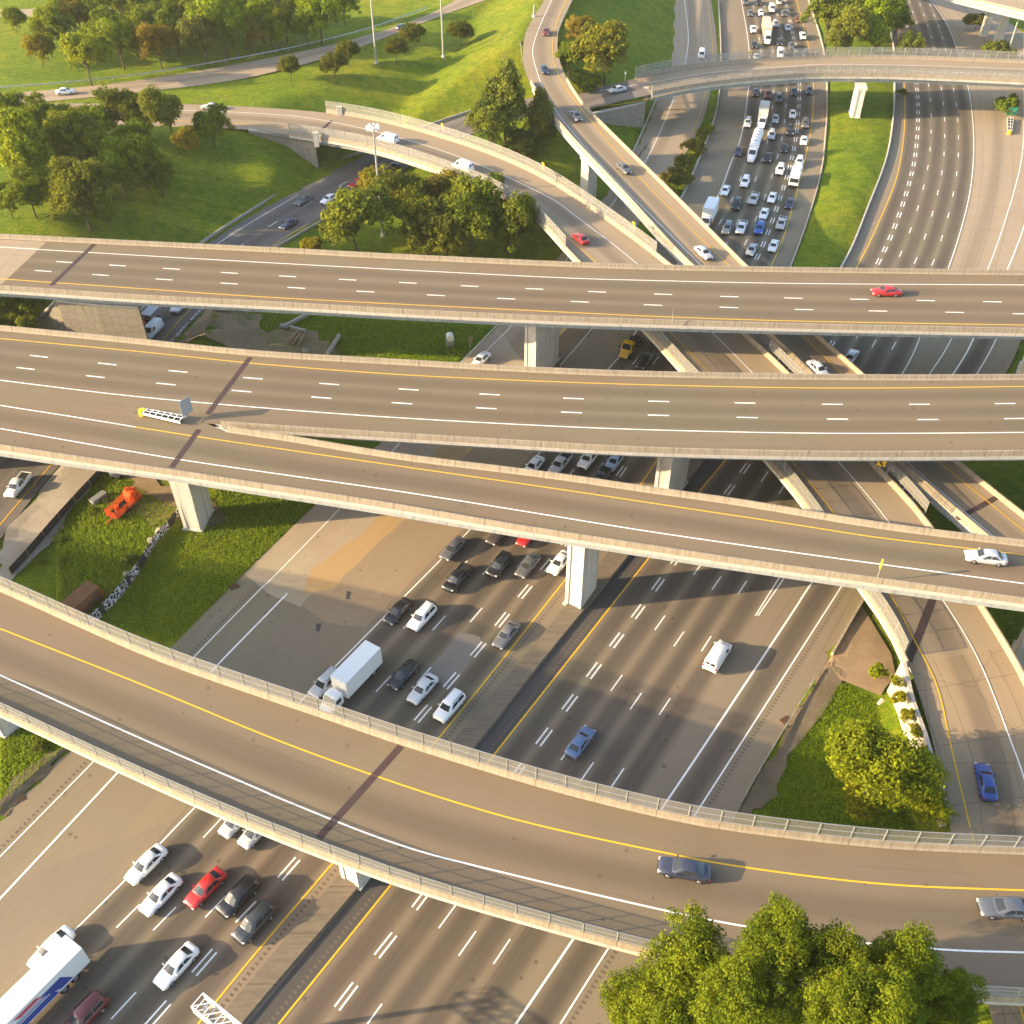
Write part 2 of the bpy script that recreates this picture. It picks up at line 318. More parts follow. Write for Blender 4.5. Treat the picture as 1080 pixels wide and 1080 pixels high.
def hwy_dist(X, Y):
    l = xY(cL, Y); r = xY(bR, Y); return np.maximum(np.maximum(l-X, X-r), 0)*.85
# ramps and upper roads (surveyed edges with their heights)
R1_far = [(-40,109,8.5),(67,109,8.5),(203,110,8.6),(300,115,8.8),(359,121,9),(420,133,9),(503,158,9),(570,187,8.8),(623,221,8.5),(704,281,8),(779,350,7.8),(826,394,7.6),(910.6,483,7.2),(971.7,549,6.8),(1027,634,6.2),(1052,674,5.8),(1080,724,5.2),(1110,800,4),(1125,890,3)]
R1_near = [(-40,131,8.5),(55,131,8.5),(239,135,8.6),(325,145,8.8),(365,151,9),(409,161,9),(489,188,9),(530,206,8.8),(568,231,8.5),(606,272,8.2),(683,349,7.8),(724,394,7.6),(808,482,7.2),(853,536,6.8),(908,617,6.2),(935,655,5.8),(958,700,5.2),(984,782,4),(1003,880,3)]
R2_l = [(590,-30,15),(574,0,15),(556,30,15),(552,50,14.9),(553,72,14.6),(565,99,14),(590,133,13.1),(610,156,12.3),(660,209,10.6),(723,278,8.8),(806,351,8),(852,395,7.8),(935,478,7.5),(1010,545,7),(1075,600,6.6)]
R2_r = [(620,-30,15),(604,0,15),(590,30,15),(588,50,14.9),(594,75,14.6),(614,109,14),(638,134,13.1),(659,155,12.3),(716,211,10.6),(784,279,8.8),(858,351,8),(908,395,7.8),(999,479,7.5),(1080,545,7),(1140,590,6.6)]
R3_far = [(560,112,6),(600,102,7.6),(645,89,8.8),(707,75,9.8),(757,68.5,10.3),(840,63.5,10.5),(880,62,10.5),(960,62.5,10.5),(1080,67,10.5)]
R3_near = [(575,128,6),(617,116,7.6),(682,100.5,9.3),(757,88,10.3),(840,81,10.5),(880,80,10.5),(960,81,10.5),(1080,86.5,10.5)]
U_up = [(-40,102,8.5),(0,99,8.5),(139,86,8.6),(300,58,8.8),(395,35,9),(455,14,9),(490,-6,9)]
U_lo = [(-40,112,8.5),(55,106.5,8.5),(222,88.5,8.6),(300,73,8.8),(376,51,9),(464,17,9),(530,-6,9)]
F_l = [(-120,590,0),(-60,530,0),(0,465,0),(111,351,0),(144,318,0),(216.7,255.6,0),(300,203,0),(337,182,.3),(400,154,1.2),(461,132,2.6),(503,118,3.9),(560,103,6),(600,97,7.6)]
F_r = [(-120,700,0),(-60,640,0),(0,569,0),(66.7,485.6,0),(182,361,0),(219,322,0),(295,260,0),(337,236,0),(380,210,.3),(440,170,1.2),(480,148,2.6),(520,134,3.9),(575,118,6),(617,112,7.6)]
def mid(a, b): return resamp((resamp(a, 60)+resamp(b, 60))/2, 60)
c_R1l, c_R1r = curve(R1_far, ext0=120, ext1=40), curve(R1_near, ext0=120, ext1=40)
c_R2l, c_R2r = curve(R2_l, ext0=80, ext1=60), curve(R2_r, ext0=80, ext1=60)
c_R3f, c_R3n = curve(R3_far, ext1=120), curve(R3_near, ext1=120)
c_Uu, c_Ul = curve(U_up, ext0=120, ext1=80), curve(U_lo, ext0=120, ext1=80)
c_Fl, c_Fr = curve(F_l), curve(F_r)

# ------------------------------------------------------------------ terrain
plate = [G(*p)[:2] for p in [(-600,300),(-150,352),(40,338),(144,318),(216,256),(300,203),(337,182),(400,154),(461,132),(503,118),(560,103),(640,104),(691,110),(708,66),(711,0),(711,-80)]]+[np.array([80., 900.]), np.array([-900., 900.])]
def near_part(C, f0, f1): n = len(C); return C[int(n*f0):int(n*f1)]
def cut(C, p0, p1, z=0):
    a = nearest(C, G(*p0, z)); b = nearest(C, G(*p1, z)); a, b = min(a, b), max(a, b); return C[a:b+1]
m_R1 = (resamp(c_R1l, 300)+resamp(c_R1r, 300))/2; m_R2 = (resamp(c_R2l, 200)+resamp(c_R2r, 200))/2
m_U = (resamp(c_Uu, 80)+resamp(c_Ul, 80))/2; m_F = (resamp(c_Fl, 120)+resamp(c_Fr, 120))/2; m_R3 = (resamp(c_R3f, 120)+resamp(c_R3n, 120))/2
gr = [  # on-grade stretches: centre line, half width, side slope
    (m_U, 5.2, .25), (m_R1[:nearest(m_R1, G(262, 125, 8.7))], 6, .33), (m_R2[:nearest(m_R2, G(570, 84, 14.5))], 6.5, .38),
    (m_R3[:nearest(m_R3, G(676, 90, 9.2))], 5.5, .5), (m_R1[nearest(m_R1, G(1016, 738, 4.8)):], 6.0, 1.3, .5)]
d1l = np.array([G(-900, 262, 16), G(-300, 262, 16), G(30, 277, 16)]); gr.append((d1l, 9.5, .6))
def terrain(X, Y):
    T = np.zeros(X.shape)
    P = np.array(plate); ins = inside(X, Y, P); Pc = np.hstack([P, np.zeros((len(P), 1))])
    D, _ = poly_dist(X, Y, np.vstack([Pc[:16]])); T = np.where(ins, np.minimum(D*.34, 8.2+.6*np.sin(X*.03)*np.sin(Y*.021)), 0)
    T += np.where(~ins, .35*np.sin(X*.11+1)*np.sin(Y*.13), 0)
    for C, hw, s, *dr in gr:
        D, z = poly_dist(X, Y, C[::2] if len(C) > 40 else C); d = np.maximum(D-hw, 0); z = z-(dr[0] if dr else 0); T = np.clip(T, z-.12-s*d, z-.12+s*d)
    D, z = poly_dist(X, Y, m_F[::2]); hwf = 5.5; d = np.maximum(D-hwf-1.5, 0); T = np.clip(T, z-.12-.5*d, z-.12+.5*d)
    d = hwy_dist(X, Y); T = np.clip(T, -.1-.45*d, -.1+.45*d); return T
def TZ(x, y): return float(terrain(np.array([float(x)]), np.array([float(y)]))[0])
def grid(xs, ys, name, m, fn):
    X, Y = np.meshgrid(xs, ys); Z = fn(X, Y); nx, ny = len(xs), len(ys)
    V = np.stack([X.ravel(), Y.ravel(), Z.ravel()], 1)
    i, j = np.meshgrid(np.arange(nx-1), np.arange(ny-1)); a = (j*nx+i).ravel(); F = np.stack([a, a+1, a+nx+1, a+nx], 1)
    me = bpy.data.meshes.new(name); me.from_pydata(V.tolist(), [], F.tolist()); me.materials.append(m); me.polygons.foreach_set('use_smooth', [True]*len(me.polygons)); me.update()
    return link(name, me)
xs = np.concatenate([[-4000, -2000, -1000, -600, -440], np.arange(-340, 341, 2.2), [440, 600, 1000, 2000, 4000]])
ys = np.concatenate([[-2000, -500, -100], np.arange(10, 480, 2.2), [500, 540, 600, 700, 1000, 2000, 5000]])
tag(grid(xs, ys, 'ground', M['grass'], terrain), kind='structure')

# ------------------------------------------------------------------ road sheets
def wear_of(P, centres, sig=.75):
    w = np.zeros(len(P))
    for C in centres:
        D, _ = poly_dist(P[:, 0], P[:, 1], C[::4] if len(C) > 60 else C); w = np.maximum(w, np.exp(-(D/sig)**2/2)*.8+np.exp(-((D-.9)/.45)**2/2)*.35)
    return np.clip(w, 0, 1)
def set_wear(o, w):
    a = o.data.attributes.new('wear', 'FLOAT', 'POINT'); a.data.foreach_set('value', np.asarray(w, np.float32))
def ribbon(name, A, B, m, nx=24, parent=None, dz=0., centres=None, n=None):
    n = n or max(20, int(alen(A)[-1]/4)); A = resamp(A, n); B = resamp(B, n); L = alen((A+B)/2); V = []; UV = []
    for i in range(n):
        wd = np.linalg.norm(B[i]-A[i])
        for k in range(nx+1): t = k/nx; V.append(A[i]*(1-t)+B[i]*t+np.array([0, 0, dz])); UV.append((L[i], t*wd))
    F = [(i*(nx+1)+k, i*(nx+1)+k+1, (i+1)*(nx+1)+k+1, (i+1)*(nx+1)+k) for i in range(n-1) for k in range(nx)]
    a, b, c = V[0], V[1], V[nx+2]
    if np.cross(np.array(b)-a, np.array(c)-a)[2] < 0: F = [f[::-1] for f in F]
    mb = MB(); mb.add(V, F, UV); o = mb.build(name, m, parent); set_wear(o, wear_of(np.array(V), centres) if centres is not None else np.zeros(len(V)))
    if parent is not None: rel(o, parent)
    return o
def sheet(name, l, r, y0, y1, m, centres, z=0., nx=70, step=2.5):
    Ys = np.arange(y0, y1+.01, step); Ys[-1] = y1; xl = xY(l, Ys); xr = xY(r, Ys)
    A = np.stack([xl, Ys, 0*Ys+z], 1); B = np.stack([xr, Ys, 0*Ys+z], 1); return tag(ribbon(name, A, B, m, nx, centres=centres, n=len(Ys)), kind='structure')
laneA = [(lambda f: np.stack([(1-f)*xY(sA, hA[:, 1])+f*hA[:, 0], hA[:, 1], 0*hA[:, 1]], 1))(f) for f in (.25, .5, .75)]
def lerpY(a, b, f): return np.stack([(1-f)*xY(a, b[:, 1])+f*b[:, 0], b[:, 1], 0*b[:, 1]], 1)
cenA = [lerpY(sA, hA, f) for f in (.125, .375, .625, .875)]+[lerpY(hA, yA, .5)]
LW = 3.4
def off0(C, d): return offset(C, d)
laneB = [offset(hB, LW*k) for k in (1, 2, 3)]; cenB = [offset(hB, LW*(k+.5)) for k in (0, 1, 2, 3)]+[lerpY(hB, yB, .5), lerpY(w1, w2, .5)]
YS = G(0, 330)[1]
sheet('highway', cL, mL, YMIN, YS, M['hwy'], cenA)
sheet('highway', aL, mL, YS, YMAX, M['hwy'], cenA)
sheet('highway', mR, bR, YMIN, YMAX, M['hwy'], cenB)
# collector lane of concrete beside the jammed carriageway
sheet('collector_road', cL, cR, G(0, 475)[1], YMAX, M['conc_road'], [lerpY(cL, cR, .45)], z=.004, nx=20)
# pale concrete beyond the solid line of the outbound carriageway
tag(sheet('collector_road', offset(g1, .5), bR, G(0, 300)[1], YMAX, M['conc_road'], [lerpY(g1, g2, .5)], z=.004, nx=30), kind='structure')
def jag(P, amp=.5, sub=6):
    out = []
    for i in range(len(P)):
        a, b = P[i], P[(i+1) % len(P)]
        for k in range(sub): q = a+(b-a)*k/sub; out.append(q+np.array([random.uniform(-amp, amp), random.uniform(-amp, amp), 0]))
    return out
def patch(name, pts, m, z=.006, amp=.5, kind='structure'):
    P = [G(p[0], p[1], 0) for p in pts]; P = jag(P, amp) if amp else P
    bm = bmesh.new(); vs = [bm.verts.new((p[0], p[1], z)) for p in P]; f = bm.faces.new(vs); bm.normal_update()
    if f.normal.z < 0: f.normal_flip()
    bmesh.ops.triangulate(bm, faces=bm.faces); me = bpy.data.meshes.new(name); uv = bm.loops.layers.uv.new('UVMap')
    ax = np.array([.55, .835])
    for ff in bm.faces:
        for lp in ff.loops: v = lp.vert.co; lp[uv].uv = (v.x*ax[0]+v.y*ax[1], v.x*ax[1]-v.y*ax[0])
    bm.to_mesh(me); bm.free(); me.materials.append(m); o = link(name, me); set_wear(o, np.zeros(len(me.vertices))); return tag(o, kind=kind)
patch('pavement', [(258,605),(287,628),(318,640),(370,590),(470,490),(560,395),(525,345),(485,384),(410,457),(336.7,528.6)], M['conc_plain'], .008, .1)
patch('gore_pavement', [(318,637),(345,657),(385,662),(425,622),(490,557),(560,480),(600,430),(575,395),(470,490),(385,575)], M['gore'], .010, .12)
patch('dirt_strip', [(318,628),(350,622),(392,580),(440,535),(520,450),(556,402),(540,395),(455,480),(386,560),(330,600)], M['gore2'], .013, .25)
patch('dirt_strip', [(590,387),(627,346),(680,276),(660,276),(600,345),(560,387)], M['soil'], .013, .4)
patch('shoulder', [(0,0)]*0+[(235,1112),(290,1088),(416,930),(540,773.5),(688,584.5),(735,521),(769,481),(840,386),(903,283),(889,282),(818,385),(748,480),(717.8,518),(669,581),(570,702),(514.4,774),(381,935.6)], M['shoulder'], .008, .0)
for q in ([(408,690),(440,648),(470,665),(447,712)],): pass
patch('asphalt_patch', [(487,664),(513,678),(470,728),(446,713)], M['hwy_light'], .008, .4)
for (x, y) in ((336,662), (368,628)): patch('oil_stain', [(x-2,y-5),(x+3,y-4),(x+1,y+4),(x-3,y+4)], M['shoulder'], .016, .1)

# ------------------------------------------------------------------ painted markings
def stripe(mb, C, w, dz=.012):
    T = tang(C); N = np.stack([T[:, 1], -T[:, 0], 0*T[:, 0]], 1); V = []
    for i in range(len(C)): V += [C[i]-N[i]*w/2+[0, 0, dz], C[i]+N[i]*w/2+[0, 0, dz]]
    F = [(2*i, 2*i+1, 2*i+3, 2*i+2) for i in range(len(C)-1)]; mb.add(V, F)
def dash_at(mb, p, t, ln, w, dz=.012):
    t = np.array([t[0], t[1], t[2]]); n = np.array([t[1], -t[0], 0]); p = np.array(p)+[0, 0, dz]
    mb.add([p-t*ln/2-n*w/2, p-t*ln/2+n*w/2, p+t*ln/2+n*w/2, p+t*ln/2-n*w/2], [(0, 1, 2, 3)])
def dashes(mb, C, ref, sp, ln, w, dbl=0, dz=.012, lim=None):
    L = alen(C); s0 = L[nearest(C, ref)] % sp
    for s in np.arange(s0, L[-1], sp):
        p, t = at_len(C, s)
        if lim and not lim(p): continue
        for d in ((-dbl/2, dbl/2) if dbl else (0,)): dash_at(mb, p+np.array([t[1], -t[0], 0])*d, t, ln, w, dz)
mk = MB(); my = MB()
inY = lambda p: YMIN+2 < p[1] < 560
clipY = lambda C: C[(C[:, 1] > YMIN+1) & (C[:, 1] < 600)]
for C in (sA, w1, w2, g1, g2): stripe(mk, clipY(C), .24 if C is w1 else .18, .024)
for C in (yA, yB): stripe(my, clipY(C), .2, .024)
stripe(mk, clipY(curve([(-30,980),(0,948),(126,813),(225,706),(303,626)], ext0=40)), .26, .024)
stripe(mk, clipY(curve([(-40,945),(0,903.6),(100,802),(200.6,697),(276,620),(288,609),(361.7,533),(419,470),(516,367),(539,344),(600,270),(650,210),(679,173.6),(700,130),(709.6,105.6),(726,50),(722,0)], ext0=40)), .17, .024)
stripe(my, clipY(offset(cR, -1.4)), .15, .024)
for C, ref in zip(laneA, ((226.4,868), (171.4,969.7), (224,954))): dashes(mk, C, G(*ref), 12.19, 3.05, .17, lim=inY, dz=.024)
dashes(mk, hA, G(504, 685.6), 6.096, 2.8, .2, .62, lim=inY, dz=.024); dashes(mk, hB, G(626, 707.8), 6.096, 2.8, .2, .62, lim=inY, dz=.024)
for C, ref in zip(laneB, ((694.7,657.8), (717.8,670.8), (742,681.4))): dashes(mk, C, G(*ref), 12.19, 3.05, .17, lim=inY, dz=.024)
tag(mk.build('lane_markings', M['white']), kind='structure'); tag(my.build('lane_markings', M['yellow']), kind='structure')
rs = MB()      # milled rumble strips in the shoulders
for C, d in ((sA*0+curve([(-40,945),(0,903.6),(100,802),(200.6,697),(276,620)], ext0=40)[:1], 0),): pass
for C, o_, lim in ((curve([(-40,945),(0,903.6),(100,802),(200.6,697),(276,620)], ext0=40), -.75, 999), (clipY(w2), .75, 150), (clipY(yA), .8, 120), (clipY(yB), -.8, 120)):
    Q = offset(C, o_); L = alen(Q)
    for s in np.arange(0, L[-1], .6):
        p, t = at_len(Q, s)
        if YMIN < p[1] < min(lim, 130): dash_at(rs, p, t, .22, .42, .018)
tag(rs.build('rumble_strips', mat('milled_grooves', (.13, .105, .075), .9)), kind='structure')

# raised median, grass median
def clipM(C, a, b): i = np.argsort(C[:, 1]); return C[i][(C[i, 1] > a) & (C[i, 1] < b)]
YM = G(0, 300)[1]; Ym = np.arange(YMIN, YM, 3.); a = np.stack([xY(mL, Ym), Ym, 0*Ym], 1); b = np.stack([xY(mR, Ym), Ym, 0*Ym], 1)
mb = MB(); V = []; UVm = []; Lm = alen(a)
for i in range(len(Ym)):
    for t, z in ((.0, -.05), (.05, .38), (.95, .38), (1., -.05)): V.append(a[i]*(1-t)+b[i]*t+[0, 0, z]); UVm.append((Lm[i], t*4))
mb.add(V, [(4*i+k, 4*i+k+1, 4*i+k+5, 4*i+k+4) for i in range(len(Ym)-1) for k in range(3)], UVm)
tag(mb.build('median_strip', M['median']), kind='structure')
Yg = np.arange(YM, 600, 3.); V = []
for Y in Yg:
    l, r = xY(mL, Y), xY(mR, Y)
    for k in range(9): t = k/8; V.append((l*(1-t)+r*t, Y, -.02+.9*math.sin(math.pi*t)**.7+(.15*math.sin(Y*.3+k) if 0 < k < 8 else 0)))
mb = MB(); mb.add(V, [(9*i+k, 9*i+k+1, 9*i+k+10, 9*i+k+9) for i in range(len(Yg)-1) for k in range(8)]); tag(mb.build('grass_median', M['grass'], smooth_=True), kind='structure')

# ------------------------------------------------------------------ barriers, guardrails, fences
JERSEY = [(0, -.25), (0, .06), (.14, .26), (.2, .86), (.42, .86), (.48, -.25)]
def wall_thing(name, C, prof, m, label, cat, side=1, step=3.0, group=None):
    C = resamp(C, step=step); o = MB(); c = C[len(C)//2].copy(); o.sweep(C, prof, side); ob = o.build(name, m); ob.data.transform(Matrix.Translation(-Vector(c))); ob.location = tuple(c); return tag(ob, label, cat, group)
def guardrail(C, label, side=1, sp=3.8):
    C = resamp(C, step=2.0); mb = C[len(C)//2]; root = empty('guardrail', mb, 0, label, 'guardrail'); m = MB()
    m.sweep(C, [(0, .45), (.06, .52), (.0, .60), (.06, .68), (0, .76), (-.04, .68), (-.06, .60), (-.04, .52)], side); rel(m.build('rail', M['rail'], root), root)
    L = alen(C)[-1]; ss = np.arange(0, L, max(sp, L/98)); m = None
    pm = None
    for s in ss:
        p, t = at_len(C, s)
        if pm is None: q = MB(); q.box((0, 0, .35), (.15, .2, .9)); o = q.build('post', M['galv'], root); pm = o.data
        else: o = link('post', pm, root)
        o.location = Vector(p)-root.location
    return root
def fence(C, h, label, z0=.86, sp=3.05, side=1, lat=.3, lean=0.0, cat='fence', post_m=None, panel=None, name='safety_fence'):
    """chain link fence on top of a parapet"""
    C = resamp(C, step=3.05); Cn = offset(C, lat*side); root = empty(name, Cn[len(Cn)//2], 0, label, cat); T = tang(C)
    m = MB(); m.sweep(Cn, [(0, z0), (lean, z0+h), (lean+.01, z0+h), (.01, z0)], side); rel(m.build('mesh_panel', panel or M['chain'], root), root)
    for zz in ((z0+h, .06), (z0+h*.5, .05), (z0+.08, .05)):
        m = MB(); l = lean*(zz[0]-z0)/h; m.sweep(Cn, [(l-zz[1]/2-.02, zz[0]-zz[1]/2), (l+zz[1]/2-.02, zz[0]-zz[1]/2), (l+zz[1]/2-.02, zz[0]+zz[1]/2), (l-zz[1]/2-.02, zz[0]+zz[1]/2)], side); rel(m.build('rail', M['galv'], root), root)
    L = alen(Cn)[-1]; k = max(1, math.ceil(L/sp/98)); pm = None
    for i in range(0, len(Cn), k):
        N = np.array([T[i][1], -T[i][0], 0])*side; m = MB(); m.tube((0, 0, z0-.3), tuple(N*lean+np.array([0, 0, z0+h+.03])), .065, n=6)
        o = m.build('post', M['galv'], root); o.location = Vector(Cn[i])-root.location
    return root

# ------------------------------------------------------------------ elevated bridges
def bridge(label, far, near, m, fz=0, nz=.87, ext=(0, 0), name='overpass_bridge', girder=1.7, lanes=None, cut_=None, par=(1, 1), prof=JERSEY, nx=26, ng=4, slab=True, ends=(1, 1), cat='bridge'):
    A = curve(far, off=fz, ext0=ext[0], ext1=ext[1]) if not isinstance(far, np.ndarray) else far
    B = curve(near, off=nz, ext0=ext[0], ext1=ext[1]) if not isinstance(near, np.ndarray) else near
    n = max(30, int(alen(A)[-1]/4)); A = resamp(A, n); B = resamp(B, n)
    root = empty(name, (A[n//2]+B[n//2])/2, 0, label, cat)
    ribbon('deck', A, B, m, nx, root, centres=lanes, n=n)
    if par[0]: mb = MB(); mb.sweep(A, prof, -1); rel(mb.build('parapet', M['barrier'], root), root)
    if par[1]: mb = MB(); mb.sweep(B, prof, 1); rel(mb.build('parapet', M['barrier'], root), root)
    if slab:
        V = []; TA, TB = tang(A), tang(B)
        for i in range(n):
            na = np.array([-TA[i][1], TA[i][0], 0]); nb = np.array([TB[i][1], -TB[i][0], 0])
            a, b = A[i]+na*.50, B[i]+nb*.50
            V += [a+[0, 0, -.02], a+[0, 0, -.55], b+[0, 0, -.55], b+[0, 0, -.02]]
        F = []
        for i in range(n-1): F += [(4*i+k, 4*i+k+1, 4*i+5+k, 4*i+4+k) for k in range(3)]+[(4*i+3, 4*i, 4*i+4, 4*i+7)]
        F += [(0, 3, 2, 1), tuple(4*(n-1)+k for k in (0, 1, 2, 3))]
        # keep the slab top just under the road surface
        V = [np.array(v)-np.array([0, 0, .03]) for v in V]
        mb = MB(); mb.add(V, F); rel(mb.build('slab', M['fascia'], root), root)
        for k in range(ng):
            t = (k+.35)/(ng-.3); C = A*(1-t)+B*t
            mb = MB(); mb.sweep(C, [(-.35, -.60), (.35, -.60), (.35, -.55-girder), (-.35, -.55-girder)], 1); rel(mb.build('girder', M['steel'], root), root)
    return root, A, B
def drape(C, m):
    C = C.copy(); D, z = poly_dist(C[:, 0], C[:, 1], m[0]); E, y = poly_dist(C[:, 0], C[:, 1], m[1]); C[:, 2] = (z*E+y*D)/(D+E+1e-6); return C
def mark(root, solid=(), dash=(), name='lane_marking', m='white', w=.18, ln=3.05, dz=.006, on=None):
    mb = MB()
    if on is not None: solid = [(drape(p, on), z) for p, z in solid]
    for pts, z in solid:
        C = curve(pts, z) if not isinstance(pts, np.ndarray) else pts; stripe(mb, C, w, dz)
    for pts, z in dash:
        W = [G(x, y, z) for x, y in pts]
        for i, p in enumerate(W):
            q = W[i+1]-W[i-1] if 0 < i < len(W)-1 else (W[1]-W[0] if i == 0 else W[-1]-W[-2]); dash_at(mb, p, q/np.linalg.norm(q), ln, .22, dz)
    return rel(mb.build(name, M[m], root), root)
def joint(root, a, b, z, w=.55, z2=None, on=None):
    mb = MB(); p, q = G(*a, z), G(*b, z if z2 is None else z2); P = np.array([p+(q-p)*k/6 for k in range(7)])
    if on is not None: P = drape(P, on)+[0, 0, .03]
    for d in (-.30, -.1, .1, .30): stripe(mb, offset(P, d*w/.5), w*.36, .008 if d in (-.3, .1) else .0095)
    return rel(mb.build('expansion_joint', M['joint'], root), root)
HWD = np.array([.50, .866, 0])
def pier(root, base, ztop, w=2.3, l=5.0, cap=None, dirv=None, zb=None, grow=0., groove=True):
    """rectangular concrete pier whose near corner foot is at survey mark base"""
    u = np.array(dirv if dirv is not None else HWD, float); u /= np.linalg.norm(u); v = np.array([u[1], -u[0], 0])
    g = G(base[0], base[1], 0); zb = TZ(g[0], g[1])-.3 if zb is None else zb; g = G(base[0], base[1], max(zb, 0)); c = g+u*l/2-v*w/2; h = ztop-zb; mb = MB()
    mb.box((c[0], c[1], zb+h/2), (l, w, h), (u, -v), taper=1+grow)
    if groove:
        for s in (-1, 1): mb.box((c+u*(-l/2-.07)+v*s*(w/2-.28))+np.array([0, 0, zb+h/2-c[2]]), (.12, .5, h-.6), (u, -v))
        mb.box(np.array([c[0], c[1], zb+.3]), (l+.5, w+.5, .7), (u, -v)); mb.box(np.array([c[0], c[1], ztop-.3]), (l+.5, w+.5, .7), (u, -v))
    return rel(mb.build('pier', M['conc'], root), root)

Z1, Z2, Z4 = 16.0, 15.0, 14.0
# --- far crossing deck
f1 = [(0,252),(97,257),(300,267),(420,273.5),(570,280.5),(680,284.5),(840,287.5),(1080,290.5)]; f1 = [(x, y, Z1) for x, y in f1]
n1 = [(0,300),(47,303),(150,310),(300,317.5),(420,324.5),(570,331.7),(680,335.5),(840,340),(1080,345)]; n1 = [(x, y, Z1) for x, y in n1]
def lane_c(pairs, z): return [curve([( (a[0]+b[0])/2, (a[1]+b[1])/2) for a, b in p], z, ext0=60, ext1=60) for p in pairs]
def lc(pts, z): return curve(pts, z, ext0=60, ext1=60)
r11 = [(68,276.4),(124,280),(181,283.5),(242,287.8),(303.3,291.4),(366.7,295),(430.3,298.3),(495.3,301.7),(563.6,304.7),(629.7,307.8),(699.2,310.3),(769.2,312.8),(836.7,314.4),(906.4,315.6),(976.4,317),(1046.7,318.3)]
r12 = [(45.5,285.8),(106,290),(173,294.7),(241.6,299),(312.5,303.6),(385.3,307.5),(459.7,311.4),(533.9,315),(611.4,318.3),(688.9,321.7),(768.6,324.2),(848,326.5),(926,328),(1007,329.4),(1078,331)]
L1 = [lc([(0,266.5),(300,284),(570,298),(840,306.5),(1080,309)], Z1), lc([(0,278),(300,297),(570,311),(840,320.5),(1080,325)], Z1), lc([(0,289),(300,308.5),(570,322.5),(840,332.5),(1080,337)], Z1)]
b1, A1, B1 = bridge('far three-lane overpass carrying the upper of the wide crossing decks', f1, n1, M['deck'], ext=(190, 120), lanes=L1)
mark(b1, solid=[(lc([(0,260.5),(97,266.4),(300,278),(570,292),(680,295.6),(840,299),(1080,300.5)], Z1), 0)], dash=[(r11, Z1), (r12, Z1)])
mark(b1, solid=[(lc([(0,294),(150,304.5),(300,314.5),(570,328),(700,334),(840,338.6),(1080,342.8)], Z1), 0)], m='yellow')
joint(b1, (100,257), (54,301), Z1)
cq = ribbon('approach_slab', np.array([G(-400,245,Z1), G(-100,248,Z1), G(49,255,Z1)]), np.array([G(-400,295,Z1), G(-100,296,Z1), G(2,299.5,Z1)]), M['conc_road'], 10, b1, dz=.004, centres=[], n=30)
pier(b1, (565,404), Z1-2.2, 2.3, 8.5); pier(b1, (1085,404), Z1-2.2, 2.3, 6)
# --- middle deck with the merging ramp deck
f2 = [(0,349),(135,362),(264,375.5),(420,385),(570,393.6),(690,398),(840,400.5),(960,401.5),(1080,401)]; f2 = [(x, y, Z2) for x, y in f2]
n2 = [(0,418),(100,431),(212,441),(270,445.5),(420,455),(570,464),(680,470),(840,474),(960,474.5),(1080,473.5)]; n2 = [(x, y, Z2) for x, y in n2]
r21 = [(41,375.8),(113,383.9),(187.8,391.7),(266.7,398.9),(347.2,405),(431,410.8),(516.4,416),(604.7,420.3),(694.7,423.3),(785.8,425),(877.8,426.4),(969.7,426.4),(1060,425.6)]
r22 = [(27,388.6),(100.6,397.2),(175,405),(254.7,412.5),(338.9,419.4),(423.9,425.3),(512.8,430.6),(602.8,435),(694.4,438),(788,440.3),(883.3,442),(978.6,442.5),(1070,441.4)]
L2 = [lc([(0,364),(264,391),(570,411),(840,417.5),(1080,416.5)], Z2), lc([(0,379),(264,406),(570,426.5),(840,434),(1080,433.5)], Z2), lc([(0,393),(264,421),(570,441.5),(840,449),(1080,449)], Z2)]
b2, A2, B2 = bridge('middle wide overpass deck, one long gap in front of the far overpass', f2, n2, M['deck'], ext=(190, 120), lanes=L2, par=(1, 0))
mark(b2, solid=[(lc([(0,401),(139,417.8),(300,432),(420,440.6),(570,448.8),(690,453.5),(840,456.7),(960,457),(1080,456)], Z2), 0)], dash=[(r21, Z2), (r22, Z2)])
mark(b2, solid=[(lc([(0,357),(150,371),(270,383.5),(420,395),(570,402),(690,406),(840,409),(960,409),(1080,407.5)], Z2), 0)], m='yellow')
joint(b2, (264,377), (219,437), Z2)
near2 = B2[B2[:, 0] > G(214, 442, Z2)[0]]; mb = MB(); mb.sweep(near2, JERSEY, 1); rel(mb.build('parapet', M['barrier'], b2), b2)
pier(b2, (702,540), Z2-2.2, 2.3, 8); pier(b2, (-60,500), Z2-2.2, 2.3, 8)
# --- ramp deck leaving the middle deck
f3 = [(0,440),(100,446),(210,452),(250,458),(300,465),(420,485),(570,503.5),(690,521),(780,533.5),(930,558.5),(1080,577)]; f3 = [(x, y, Z2) for x, y in f3]
n3 = [(0,467),(97,481.5),(192,495),(270,507),(409,528),(540,550.5),(690,573.5),(780,587),(930,608),(1080,628.5)]; n3 = [(x, y, Z2) for x, y in n3]
L3 = [lc([(0,440),(143,462),(300,489),(420,505.5),(570,528.5),(690,547),(840,569),(930,582),(1080,601)], Z2)]
w3c = lc([(0,452),(167,481),(270,496.5),(420,518),(570,542),(690,561.4),(840,583),(930,595.3),(1080,615.5)], Z2)
A3 = resamp(curve(f3, ext0=190, ext1=120), 160); B3 = resamp(curve(n3, off=.87, ext0=190, ext1=120), 160)
gx = G(214, 450, Z2)[0]
